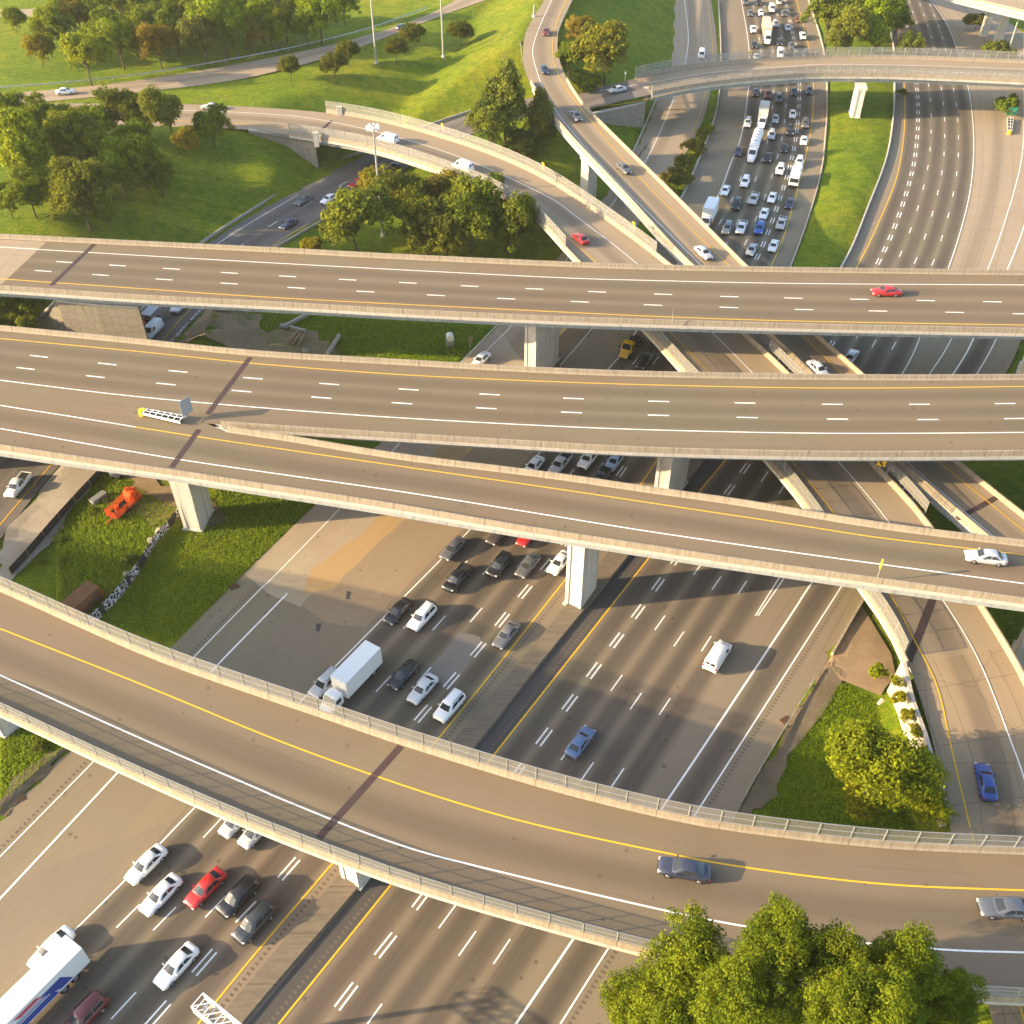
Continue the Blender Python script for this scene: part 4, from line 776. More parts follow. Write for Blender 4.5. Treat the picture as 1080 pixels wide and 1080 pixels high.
tree(20, 322, 52, 'lush bright shrub in front of the wing wall at left', (.12,.18,.018), 'bush', 1.0, name='bush', cat='bush', zg=6); tree(-8, 330, 44, 'shrub cut by the left edge beside the lush one', (.10,.16,.018), 'bush', 1.0, name='bush', cat='bush', zg=6); tree(64, 322, 18, 'yellow-green shrub on the stone-panelled wall', YEL, 'bush', 1.1, name='bush', cat='bush', zg=8)
tree(920, 812, 104, 'large bright green tree on the slope beside the low ramp', (.19,.29,.01), 'big', .95, zg=0, cf=.1); tree(908, 843, 46, 'lower lime tree in front of the large slope tree', (.20,.27,.01), 'round', .9, zg=0, cf=.0); tree(986, 855, 48, 'small lime tree at the foot of the white retaining wall', (.20,.27,.01), 'round', .95, zg=0, cf=.05)
tree(928, 706, 20, 'young sapling at the top of the white retaining wall', LIM, 'bush', 1.4, name='bush', cat='bush', zg=.5)
for x, y, w, z, l in ((946,716,14,5,'topmost vine clump hanging over the white retaining wall'),(968,768,18,3.8,'fourth vine clump hanging over the white retaining wall'),(976,792,18,3.2,'lowest vine clump by the white retaining wall'),(948,733,18,4.6,'upper vine clump hanging over the white retaining wall'),(960,752,18,4,'lower vine clump hanging over the white retaining wall')): tree(x, y, w, l, YEL, 'bush', 1.2, 'vine clumps on the white wall', zg=z, name='bush', cat='bush')
def bigtree(x, yt, wpx, Yw, lab, col):
    a = PITCH+math.atan((yt-540)/FPX); zt = CAM_H-Yw*math.tan(a); w = wpx/scale_at(yt+40, zt-5); rad = w/2; g = G(x, yt, zt); root = empty('tree', (g[0], Yw, -.1), random.uniform(0, 6.28), lab, 'tree', 'big foreground trees')
    k = ntree[0]; ntree[0] += 1; c = link('crown', CR['tall'][k % 2], root); c.scale = (rad, rad, rad); c.location = (0, 0, zt-rad*1.95); c.color = (*col, 1); t = link('trunk', TR[k % 4], root); H = zt-rad*1.4; t.scale = (H*.8, H*.8, H)
for x, yt, w, Yw, l, c in ((672,1028,95,33,'leftmost low crown of the big foreground trees',(.085,.135,.008)),(725,985,120,33.5,'left crown of the big foreground trees beside the outbound lanes',(.10,.15,.008)),(832,955,105,32,'tallest crown in the bottom right foreground',(.085,.135,.008)),(783,1015,110,29,'low middle crown in front of the tallest one',(.10,.15,.008)),(940,1035,110,26,'lowest right crown at the bottom edge of the foreground trees',(.10,.15,.008)),(700,1050,110,30,'crown cut by the bottom edge at the left of the foreground trees',(.10,.15,.008)),(893,976,95,31,'dark crown right of the tallest in the foreground',(.065,.11,.008)),(968,985,105,30.5,'right crown of the big foreground trees',(.10,.15,.008)),(1010,1022,80,29,'rightmost low crown of the big foreground trees',(.085,.135,.008)),(890,1030,110,27,'crown cut by the bottom edge right of the middle',(.085,.135,.008))): bigtree(x+8, yt+5, w, Yw, l, (c[0]*.72, c[1]*.86, c[2]))
for x, y, w, l in ((62,566,14,'small weed bush by the left fabric fence'),(66,590,10,'low weed bush at the lower part of the fabric fence'),(96,538,12,'weed bush near the orange machine'),(135,588,18,'spiky weed bush by the graffiti fence'),(42,590,12,'weed bush beside the left fence bottom'),(112,527,10,'weed bush left of the orange cage trailer'),(102,640,12,'weed bush behind the brown container'),(40,785,16,'scrub bush at the grass edge lower left')): tree(x, y, w, l, (.12,.16,.03), 'bush', .8, 'weed bushes', name='bush', cat='bush')
# loose grass tufts over the near verges
tv = []; tf = []
def tufts(poly, n, zz=None, h=.35):
    P = np.array([G(*p)[:2] for p in poly]); lo, hi = P.min(0), P.max(0); X = RNG.uniform(lo[0], hi[0], n*3); Y = RNG.uniform(lo[1], hi[1], n*3); ok = inside(X, Y, P); X, Y = X[ok][:n], Y[ok][:n]; Z = terrain(X, Y)
    for x, y, z in zip(X, Y, Z):
        for _ in range(3):
            a = RNG.uniform(0, 6.28); w = RNG.uniform(.04, .09); hh = h*RNG.uniform(.4, 1.2); dx, dy = math.cos(a)*w, math.sin(a)*w; lx, ly = RNG.uniform(-.15, .15, 2); k = len(tv)
            tv.extend([(x-dx, y-dy, z-.05), (x+dx, y+dy, z-.05), (x+lx, y+ly, z+hh)]); tf.append((k, k+1, k+2))
tufts([(885,720),(930,745),(985,840),(1000,880),(800,875),(830,800)], 9000); tufts([(230,515),(330,530),(185,678),(120,660),(160,590)], 9000); tufts([(60,560),(110,500),(190,540),(110,650),(60,640)], 9000, h=.6); tufts([(0,762),(70,790),(0,850)], 2500); tufts([(215,325),(515,345),(480,385),(300,375)], 9000, h=.4)
me = bpy.data.meshes.new('grass'); me.from_pydata(tv, [], tf); gm = mat('grass_blades', (.25, .36, .015), .9); t = NT(gm); tl = t.node('ShaderNodeBsdfTranslucent'); tl.inputs[0].default_value = (.30, .38, .04, 1); mx = t.node('ShaderNodeMixShader'); mx.inputs[0].default_value = .5; t.L(t.b.outputs[0], mx.inputs[1]); t.L(tl.outputs[0], mx.inputs[2]); t.L(mx.outputs[0], t.n['Material Output'].inputs[0]); me.materials.append(gm); tag(link('grass', me), 'short loose grass blades growing on the verges', 'grass', kind='stuff')
# dirt areas
def dpatch(pts, m, z=.05, amp=.8, name='bare_earth'):
    P = jag([G(p[0], p[1], 0) for p in pts], amp) if amp else [G(p[0], p[1], 0) for p in pts]; bm = bmesh.new(); vs = [bm.verts.new((p[0], p[1], 0)) for p in P]; bm.faces.new(vs); bmesh.ops.triangulate(bm, faces=bm.faces); bmesh.ops.subdivide_edges(bm, edges=bm.edges, cuts=3, use_grid_fill=True)
    bmesh.ops.recalc_face_normals(bm, faces=bm.faces)
    co = np.array([v.co[:] for v in bm.verts]); zz = terrain(co[:, 0], co[:, 1])
    for v, q in zip(bm.verts, zz): v.co.z = q+z+.14
    me = bpy.data.meshes.new(name); bm.to_mesh(me); bm.free(); me.materials.append(m); return tag(link(name, me), kind='structure')
dpatch([(215,330),(262,326),(285,350),(330,350),(355,375),(330,385),(190,372)], M['dirt'], amp=1.2)
dpatch([(909,640),(940,690),(944,712),(928,735),(885,718),(872,700)], M['dirt'], amp=.05)
dpatch([(822,782),(872,700),(892,712),(835,800),(805,855),(780,858)], M['soil'], amp=.5)
dpatch([(66,486),(108,498),(55,570),(10,612),(0,612),(0,572)], M['gravel'], amp=.6); dpatch([(140,500),(195,515),(190,545),(165,560),(140,540)], M['dirt'], amp=1.)
dpatch([(190,505),(240,545),(232,556),(205,558)], M['soil'], amp=.5); dpatch([(865,118),(925,122),(915,136),(870,128)], M['dirt'], amp=1.5); dpatch([(0,842),(50,795),(72,790),(30,835),(0,864)], M['soil'], amp=.5)
dpatch([(640,230),(685,150),(672,168),(655,200)], M['soil'], amp=.5)

# ------------------------------------------------------------------ vehicles
def loft(stations, ring):
    """stations: (x, halfwidth, zbot, ztop) ; closed skin with rounded section"""
    V = []; F = []; m = len(ring)
    for x, hw, zb, zt in stations:
        for (a, b) in ring: V.append((x, a*hw, zb+(zt-zb)*b))
    for i in range(len(stations)-1):
        for k in range(m): k2 = (k+1) % m; F.append((i*m+k, i*m+k2, (i+1)*m+k2, (i+1)*m+k))
    F.append(tuple(range(m))[::-1]); F.append(tuple(range((len(stations)-1)*m, len(stations)*m))); return V, F
RING = [(-.86, 0), (-.98, .18), (-1, .5), (-.97, .8), (-.86, .97), (-.45, 1.02), (.45, 1.02), (.86, .97), (.97, .8), (1, .5), (.98, .18), (.86, 0)]
def mesh_of(mb, name, mats, sm=False, bevel=0):
    me = bpy.data.meshes.new(name); me.from_pydata(mb.v, [], mb.f)
    for m in mats: me.materials.append(m)
    me.polygons.foreach_set('material_index', mb.mi)
    if bevel:
        bm = bmesh.new(); bm.from_mesh(me); bmesh.ops.bevel(bm, geom=[e for e in bm.edges], offset=bevel, segments=2, affect='EDGES'); bm.to_mesh(me); bm.free()
    if sm: me.polygons.foreach_set('use_smooth', [True]*len(me.polygons))
    me.update(); return me
def quad_on(c, u0, u1, v0, v1, off=.012):
    """c: 4 corners (bottom-left, bottom-right, top-right, top-left) -> inset quad pushed outwards"""
    c = [np.array(p, float) for p in c]; n = np.cross(c[1]-c[0], c[3]-c[0]); n /= np.linalg.norm(n)
    f = lambda u, v: (c[0]*(1-u)+c[1]*u)*(1-v)+(c[3]*(1-u)+c[2]*u)*v+n*off
    return [f(u0, v0), f(u1, v0), f(u1, v1), f(u0, v1)]
def solid(q, th=.01):
    q = [np.array(p) for p in q]; n = np.cross(q[1]-q[0], q[3]-q[0]); n /= np.linalg.norm(n); b = [p-n*th for p in q]
    return q+b, [(0, 1, 2, 3), (7, 6, 5, 4), (0, 4, 5, 1), (1, 5, 6, 2), (2, 6, 7, 3), (3, 7, 4, 0)]
def wheel_meshes(r, w):
    m = MB(); m.tube((0, -w/2, 0), (0, w/2, 0), r, r, 16); t = mesh_of(m, 'tyre', [M['tyre']]); m = MB(); m.tube((0, w/2-.01, 0), (0, w/2+.015, 0), r*.62, r*.58, 12); m.tube((0, -w/2-.015, 0), (0, -w/2+.01, 0), r*.58, r*.62, 12); return t, mesh_of(m, 'rim', [M['rim']])
WH = wheel_meshes(.34, .24); WT = wheel_meshes(.50, .30)
SPEC = {
 'sedan': dict(st=[(-2.42,.70,.35,.80),(-2.34,.84,.25,.96),(-2.0,.91,.2,1.02),(-1.3,.92,.18,1.0),(0,.93,.18,.97),(.95,.92,.18,.97),(1.6,.91,.2,.88),(2.1,.88,.22,.78),(2.34,.78,.27,.66),(2.44,.60,.32,.55)], gh=(-1.85,1.15,-1.05,.30,.97,1.46,.84,.62), wx=(-1.42,1.45)),
 'hatch': dict(st=[(-2.05,.70,.35,.90),(-1.98,.84,.25,1.02),(-1.6,.90,.2,1.04),(0,.91,.18,1.0),(.9,.90,.18,1.0),(1.5,.89,.2,.9),(1.9,.84,.24,.76),(2.08,.7,.3,.6)], gh=(-1.92,1.15,-1.45,.30,1.0,1.52,.83,.62), wx=(-1.3,1.28)),
 'suv': dict(st=[(-2.4,.78,.4,1.05),(-2.34,.92,.32,1.15),(-2.0,.97,.28,1.17),(0,.98,.26,1.14),(1.0,.97,.26,1.14),(1.7,.96,.28,1.06),(2.2,.92,.3,.96),(2.4,.8,.36,.75)], gh=(-2.32,1.2,-2.05,.45,1.14,1.80,.90,.72), wx=(-1.45,1.48)),
 'van': dict(st=[(-2.7,.90,.4,1.2),(-2.66,.98,.32,1.25),(0,1.0,.28,1.25),(1.4,.99,.28,1.22),(2.1,.97,.3,1.12),(2.5,.9,.34,.95),(2.6,.78,.4,.8)], gh=(-2.66,1.75,-2.58,1.05,1.22,2.15,.96,.84), wx=(-1.75,1.75)),
 'pickup': dict(st=[(-2.8,.84,.45,1.0),(-2.74,.95,.4,1.06),(-1.0,.98,.35,1.06),(0,.98,.33,1.10),(1.2,.97,.33,1.12),(1.9,.96,.35,1.08),(2.5,.92,.38,.98),(2.7,.8,.42,.75)], gh=(-.85,1.45,-.55,.75,1.10,1.80,.90,.72), wx=(-1.75,1.75)),
}
CARM = {}
def car_parts(ty):
    if ty in CARM: return CARM[ty]
    S = SPEC[ty]; parts = []; mb = MB(); V, F = loft(S['st'], RING); mb.add(V, F)
    x0, x1, x2, x3, zb, zt, hw, hr = S['gh']     # rear bottom, front bottom, rear top, front top
    B = [(x0,-hw*.88,zb-.03),(x1,-hw*.86,zb-.03),(x1,hw*.86,zb-.03),(x0,hw*.88,zb-.03)]; mdx = (x0+x1)/2
    # greenhouse loft with bulging sides
    def gst(t):
        xa, xb = x0+(x2-x0)*t, x1+(x3-x1)*t; h = hw+(hr-hw)*t; z = zb-.03+(zt-zb+.03)*t; return [(xa, -h*.86, z), (xa+.25, -h, z), (xb-.35, -h, z), (xb, -h*.80, z), (xb+.05, 0, z), (xb, h*.80, z), (xb-.35, h, z), (xa+.25, h, z), (xa, h*.86, z), (xa-.04, 0, z)]
    V = gst(0)+gst(.90)
    tp = gst(1.0); V += [(mdx+(p[0]-mdx)*.90, p[1]*.88, p[2]+.02) for p in tp]
    F = [(r*10+k, r*10+(k+1) % 10, (r+1)*10+(k+1) % 10, (r+1)*10+k) for r in (0, 1) for k in range(10)]+[tuple(range(20, 30))]; mb.add(V, F)
    # wheel-arch lips, bumpers, grille
    parts.append(('body', mesh_of(mb, 'body', [M['paint']], True), (0, 0, 0), True, None))
    g0, g1 = gst(0), gst(.90)
    def win(name, i0, i1, u0, u1, v0=.14, v1=.95):
        q = quad_on([g0[i0], g0[i1], g1[i1], g1[i0]], u0, u1, v0, v1, .018); return q
    def add(name, qs, m): b = MB(); [b.add(*solid(q)) for q in qs]; parts.append((name, mesh_of(b, name, [m]), (0, 0, 0), False, None))
    add('windshield', [win('', 3, 4, .04, 1), win('', 4, 5, 0, .96)], M['glass'])
    if ty != 'van': add('rear_window', [win('', 8, 9, .1, 1), win('', 9, 0, 0, .9)], M['glass'])
    else: add('rear_window', [win('', 8, 9, .2, .9, .4, .9), win('', 9, 0, .1, .8, .4, .9)], M['glass'])
    for (a, b, flip) in ((1, 2, 0), (6, 7, 1)):
        if ty == 'van': add('side_window', [win('', a, b, *((.78, .99) if not flip else (.01, .22)), .2, .9)], M['glass'])
        else:
            add('side_window', [win('', a, b, .03, .47)], M['glass']); add('side_window', [win('', a, b, .52, .97)], M['glass'])
    fr, re = S['st'][-1], S['st'][0]; xf, xr = S['st'][-2][0], S['st'][1][0]; hwf = S['st'][-2][1]; zf = S['st'][-2][3]; zr = re[3]
    for s in (-1, 1):
        b = MB(); b.box((xf-.02, s*hwf*.80, zf-.10), (.22, .34, .15)); parts.append(('headlight', mesh_of(b, 'headlight', [M['lamp']], bevel=.02), (0, 0, 0), False, None))
        b = MB(); b.box((xr+.01, s*S['st'][1][1]*.86, zr-.06), (.16, .26, .2)); parts.append(('taillight', mesh_of(b, 'taillight', [M['red']], bevel=.02), (0, 0, 0), False, None))
        b = MB(); b.box((x1-.42, s*(hw+.13), zb+.1), (.14, .24, .16)); parts.append(('mirror', mesh_of(b, 'mirror', [M['paint']], bevel=.03), (0, 0, 0), True, None))
    b = MB(); b.box((fr[0]-.02, 0, fr[2]+.12), (.12, fr[1]*1.5, .2)); b.box((re[0]+.02, 0, re[2]+.06), (.12, re[1]*1.6, .14)); parts.append(('bumper', mesh_of(b, 'bumper', [M['trim']], bevel=.02), (0, 0, 0), False, None))
    b = MB(); b.box((0, 0, .26), (S['st'][-2][0]-S['st'][1][0]-.5, S['st'][4][1]*1.7, .14)); parts.append(('underbody', mesh_of(b, 'underbody', [M['trim']]), (0, 0, 0), False, None))
    if ty == 'pickup':
        b = MB(); b.box((-1.80, 0, 1.10), (1.66, 1.44, .04)); parts.append(('bed', mesh_of(b, 'bed', [M['trim']]), (0, 0, 0), False, None))
        b = MB()
        for c, d in (((-1.82, .84, 1.14), (1.9, .12, .12)), ((-1.82, -.84, 1.14), (1.9, .12, .12)), ((-2.70, 0, 1.12), (.10, 1.56, .16))): b.box(c, d)
        parts.append(('bed_rail', mesh_of(b, 'bed_rail', [M['paint']], bevel=.02), (0, 0, 0), True, None))
    if ty in ('suv',):
        b = MB(); [b.bar((-1.9, s*.66, zt+.06), (.2, s*.66, zt+.06), .05) for s in (-1, 1)]; parts.append(('roof_rail', mesh_of(b, 'roof_rail', [M['trim']]), (0, 0, 0), False, None))
    for x in S['wx']:
        for s in (-1, 1): parts.append(('wheel', None, (x, s*(S['st'][4][1]-.13), .34), False, 'W'))
    CARM[ty] = parts; return parts
def emit(parts, root, col):
    for nm, me, loc, painted, wk in parts:
        if wk:
            tm, rm = WH if wk == 'W' else WT
            o = bpy.data.objects.new('wheel', tm); COL.objects.link(o); o.parent = root; o.location = loc; r = bpy.data.objects.new('rim', rm); COL.objects.link(r); r.parent = o
        else:
            o = bpy.data.objects.new(nm, me); COL.objects.link(o); o.parent = root; o.location = loc
            if painted: o.color = (*col, 1)
def heading(C, p, rev=True):
    i = nearest(C, p); t = tang(C)[i]; t = -t if rev else t
    if (C[-1][1] < C[0][1]): t = -t
    return math.atan2(t[1], t[0])
WHT = (.80, .80, .78); SIL = (.42, .43, .44); BLK = (.012, .012, .014); GRY = (.09, .095, .10); RED = (.42, .02, .018); BLU = (.02, .10, .38); NVY = (.02, .035, .075); DRD = (.13, .02, .018); GLD = (.30, .26, .2)
TYN = {'sedan': 'sedan_car', 'hatch': 'small_car', 'suv': 'sport_utility_car', 'van': 'cargo_van', 'pickup': 'pickup_truck'}; CATN = {'sedan': 'car', 'hatch': 'car', 'suv': 'car', 'van': 'van', 'pickup': 'pickup truck'}
GA = 'vehicles on the jammed inbound carriageway'
def car(ty, x, y, col, lab, guide=None, rev=True, z=0., group=None, hd=None, name=None):
    g = G(x, y, z+.7); g[2] = z
    h = hd if hd is not None else heading(guide, g, rev)
    root = empty(name or TYN[ty], g+np.array([0, 0, .03]), h, lab, CATN[ty], group); emit(car_parts(ty), root, col); return root
def cabtruck(kind, x, y, lab, guide, rev=True, z=0, L=7.5, col=WHT, cabcol=WHT, group=None, boxcol=None, hd=None, name='box_truck', cat='truck', graphics=False):
    g = G(x, y, z+1.5); g[2] = z; h = hd if hd is not None else heading(guide, g, rev); root = empty(name, g+np.array([0, 0, .03]), h, lab, cat, group)
    ht = 3.9 if kind != 'small' else 3.5; W = 2.5; cx = L/2; P = []
    def part(nm, mb, m, painted=False, bevel=0, parent=root, c=None):
        o = link(nm, mesh_of(mb, nm, [m], bevel=bevel), parent)
        if painted: o.color = (*(c or col), 1)
        return o
    # cab: x from cx to cx+2.6
    cl = 2.4 if kind != 'semi' else 3.4
    b = MB(); b.add(*loft([(cx+.15, 1.05, .6, 2.5), (cx+cl*.5, 1.08, .55, 2.55), (cx+cl*.62, 1.05, .55, 2.3), (cx+cl*.82, 1.0, .5, 1.55), (cx+cl, .92, .5, 1.35), (cx+cl+.9, .85, .5, 1.2), (cx+cl+1.0, .7, .6, 1.0)], RING)); part('cab', b, M['paint'], True, c=cabcol)
    q = quad_on([(cx+cl*.86, -.9, 1.5), (cx+cl*.86, .9, 1.5), (cx+cl*.56, .85, 2.5), (cx+cl*.56, -.85, 2.5)], .05, .95, .05, .9, .05); b = MB(); b.add(*solid(q)); part('windshield', b, M['glass'])
    for s in (-1, 1):
        b = MB(); b.box((cx+cl*.45, s*1.08, 1.95), (.85, .04, .6)); part('side_window', b, M['glass'])
        b = MB(); b.box((cx+cl+.95, s*.6, .85), (.14, .3, .2)); part('headlight', b, M['lamp'])
        b = MB(); b.box((cx+cl*.75, s*1.3, 1.8), (.12, .2, .5)); part('mirror', b, M['trim'])
    if kind == 'semi':
        b = MB(); b.add(*loft([(cx-.1, .95, 2.3, 3.3), (cx+.6, .95, 2.3, 3.4), (cx+1.4, .8, 2.3, 2.7)], RING)); part('roof_fairing', b, M['paint'], True, c=cabcol)
    if kind == 'tractor':
        b = MB(); b.box((-.2, 0, .8), (L-.5, .9, .3)); b.box((-.6, 0, 1.1), (1.2, 1.1, .15)); part('chassis', b, M['trim'])
    else:
        bx = -.25 if kind != 'semi' else -.6; BL = L-.3; z0 = .95
        b = MB(); b.box((bx, 0, z0+(ht-z0)/2), (BL, W, ht-z0)); o = part('cargo_box' if kind != 'semi' else 'trailer', b, M['paint'] if boxcol else M['pwhite'], bool(boxcol), .05, c=boxcol)
        b = MB(); b.box((bx-BL/2-.03, 0, z0+(ht-z0)/2), (.05, W-.25, ht-z0-.3)); part('rear_door', b, M['fascia'])
        b = MB(); b.box((0, 0, .8), (L, .9, .3)); part('chassis', b, M['trim'])
        if graphics:
            for s in (-1, 1):
                b = MB(); yy = s*(W/2+.012)
                for (xa, xb, za, zb_, sl) in ((-3.6, 3.2, 1.15, 2.1, .5), (-4.4, 2.0, 2.25, 2.45, .5), (-3.0, 1.5, 2.6, 2.72, .5), (-5.2, -3.9, 1.3, 3.0, .9)):
                    v = [(xa, yy, za), (xb, yy, za), (xb+sl+1.2, yy, zb_), (xa+sl, yy, zb_)]; b.add(v if s < 0 else v[::-1], [(0, 1, 2, 3)])
                part('livery_stripe', b, M['blue']); b = MB(); v = [(-2.2, yy+s*.004, 2.9), (.2, yy+s*.004, 2.9), (.8, yy+s*.004, 3.5), (-1.6, yy+s*.004, 3.5)]; b.add(v if s < 0 else v[::-1], [(0, 1, 2, 3)]); part('livery_patch', b, M['redg'])
    xs_ = [cx+cl*.8+.2, -L/2+1.6] if kind not in ('semi',) else [cx+cl*.8+.2, cx-.2, cx-1.5, -L/2+1.4, -L/2+2.7]
    if kind == 'tractor': xs_ = [cx+cl*.8+.2, -.2, -1.5]
    for xx in xs_:
        for s in (-1, 1):
            o = bpy.data.objects.new('wheel', WT[0]); COL.objects.link(o); o.parent = root; o.location = (xx, s*1.02, .5); r = bpy.data.objects.new('rim', WT[1]); COL.objects.link(r); r.parent = o
    return root
up = [('sedan',802.5,13,WHT,'white sedan near the top edge behind the long dump trailer'),('sedan',791,13.6,GRY,'dark sedan left of the top of the long dump trailer'),('van',814,9.7,WHT,'white van right of the dump trailer at the top edge'),('sedan',827,13.6,GRY,'dark sedan right of the white van near the top edge'),('sedan',831,29,SIL,'silver sedan beside the dump trailer in the second free lane'),('suv',817.8,25.6,SIL,'silver sport utility car right beside the dump trailer'),
 ('pickup',794.4,31,WHT,'white pickup left of the dump trailer'),('sedan',795.6,46.7,BLK,'black sedan left of the dump trailer cab'),('sedan',822,44,BLK,'black sedan right of the dump trailer cab'),('sedan',834.5,48,GRY,'dark grey sedan just above the top bridge'),('sedan',841.7,20,DRD,'dark red car in the rightmost lane near the top'),('pickup',846.7,38,WHT,'white pickup in the rightmost lane above the top bridge'),('sedan',800,2,BLK,'black car cut by the top edge'),('sedan',821.7,1.5,SIL,'silver car cut by the top edge'),('suv',786,2,GRY,'dark car at the top edge in the leftmost lane'),
 ('van',823,57,WHT,'white van whose roof shows above the bridge fence'),('sedan',848.6,57,GRY,'grey car just above the bridge fence in the rightmost lane'),('sedan',798,60,SIL,'silver car partly behind the bridge fence on the left'),
 ('sedan',797,97,BLK,'black car half hidden below the top bridge on the left'),('pickup',810,99.4,DRD,'dark red pickup just below the top bridge'),('suv',821.4,104,GRY,'dark sport utility car below the top bridge'),('sedan',837.5,96.5,BLK,'black car half hidden below the top bridge near the right'),('sedan',853.6,95,NVY,'navy car at the right just below the top bridge'),('sedan',836,120,WHT,'white sedan right of the tan box truck, second lane from the yellow line'),('sedan',817.8,125,SIL,'silver sedan right beside the tan box truck'),('suv',788.6,129.7,SIL,'silver car left of the tan box truck'),('suv',833.6,138,BLK,'black sport utility car behind the white sedan'),('suv',849.4,130.5,GRY,'dark sport utility car in the rightmost lane by the bridge column'),('suv',813.6,142.5,SIL,'silver sport utility car ahead of the black pickup, right of the tanker'),('sedan',827.5,155.6,BLK,'black sedan right of the tanker, two lanes over'),('sedan',848,148,WHT,'white sedan in the rightmost lane, upper of two'),
 ('sedan',779,159,NVY,'dark blue sedan left of the tanker'),('pickup',810,166,BLK,'black pickup beside the tanker cab'),('suv',822.8,179,WHT,'white sport utility car diagonally behind the black pickup'),('suv',843,171,WHT,'white sport utility car above the shuttle bus'),('suv',785.8,192,WHT,'white sport utility car just below the tanker cab'),('sedan',765,200.6,WHT,'white sedan nearest the left solid line'),('pickup',795,209.7,SIL,'silver pickup in the middle of the jam'),('suv',777,215.8,BLK,'black sport utility car between white box truck and silver pickup'),('sedan',814.4,208,WHT,'white sedan right of the silver pickup'),('sedan',833,214,NVY,'dark slate sedan below the shuttle bus'),('sedan',805.8,225,WHT,'white sedan above the bright blue car'),('suv',801,241,BLU,'bright blue compact car'),('pickup',782,240,WHT,'white pickup left of the bright blue car'),('suv',767,241,(.16,.2,.22),'grey-teal car right of the white box truck cab'),('pickup',824,235.6,SIL,'silver pickup by the yellow line'),('sedan',815.8,259,WHT,'white sedan with black roof, lowest but one above the far deck'),('sedan',792.8,263,SIL,'silver sedan closest to the far deck')]
for ty, x, y, c, l in up: car(ty, x, y, c, l, hA, True, group=GA)
cabtruck('semi', 808.3, 32, 'long white and tan dump trailer truck above the top bridge', hA, L=13, boxcol=(.50,.43,.33), group=GA, name='semi_truck'); cabtruck('box', 805, 121, 'tan box truck below the top bridge', hA, L=7.5, boxcol=(.60,.54,.45), group=GA)
cabtruck('box', 748.5, 225, 'white box truck on the left shoulder lane above the far deck', hA, L=6.5, group=GA)
def tanker():
    g = G(795.8, 155, 1.5); g[2] = .03; root = empty('tanker_truck', g, heading(hA, g), 'long white tanker truck with pale cab in the middle of the jam', 'truck', GA); b = MB(); b.tube((-8.2, 0, 2.3), (3.0, 0, 2.3), 1.2, 1.2, 20); 
    link('tank', mesh_of(b, 'tank', [M['pwhite']], False), root); b = MB(); [b.tube((x, 0, 3.4), (x, 0, 3.7), .32, n=10) for x in (-7, -5, -3, -1, 1)]; link('hatches', mesh_of(b, 'hatches', [M['rim']]), root)
    b = MB(); b.box((-2, 0, .9), (12, .9, .3)); link('chassis', mesh_of(b, 'chassis', [M['trim']]), root); b = MB(); b.add(*loft([(3.6, 1.1, .6, 3.0), (5.0, 1.12, .55, 3.1), (5.5, 1.1, .55, 2.4), (6.0, 1.0, .5, 1.8), (7.4, .85, .5, 1.6), (7.6, .7, .6, 1.2)], RING)); o = link('cab', mesh_of(b, 'cab', [M['paint']]), root); o.color = (*WHT, 1)
    b = MB(); b.add(*solid(quad_on([(6.0, -.9, 1.85), (6.0, .9, 1.85), (5.25, .85, 2.75), (5.25, -.85, 2.75)], .05, .95, .05, .95, .1))); link('windshield', mesh_of(b, 'windshield', [M['glass']]), root)
    for xx in (6.4, 2.4, 1.2, -6.2, -7.4):
        for s in (-1, 1): o = bpy.data.objects.new('wheel', WT[0]); COL.objects.link(o); o.parent = root; o.location = (xx, s*1.02, .5)
tanker()
def bus():
    g = G(838.5, 188, 1.2); g[2] = .03; root = empty('shuttle_bus', g, heading(hA, g), 'white shuttle bus with dark side windows by the yellow line', 'bus', GA); b = MB(); b.box((0, 0, 1.75), (7.2, 2.3, 2.5)); o = link('body', mesh_of(b, 'body', [M['paint']], bevel=.12), root); o.color = (*WHT, 1)
    b = MB(); b.box((3.61, 0, 2.1), (.04, 1.95, 1.0)); link('windshield', mesh_of(b, 'windshield', [M['glass']]), root)
    for s in (-1, 1): b = MB(); b.box((-.2, s*1.16, 2.15), (6.0, .03, .75)); link('side_window', mesh_of(b, 'side_window', [M['glass']]), root)
    b = MB(); b.box((-.6, 0, 3.1), (1.8, 1.4, .25)); link('roof_unit', mesh_of(b, 'roof_unit', [M['pwhite']], bevel=.05), root); b = MB(); b.box((3.7, 0, .8), (.15, 2.1, .35)); link('bumper', mesh_of(b, 'bumper', [M['trim']]), root)
    for xx in (2.4, -2.3):
        for s in (-1, 1): o = bpy.data.objects.new('wheel', WT[0]); COL.objects.link(o); o.parent = root; o.location = (xx, s*1.0, .5)
bus()
GM = 'vehicles on the inbound carriageway between the decks'
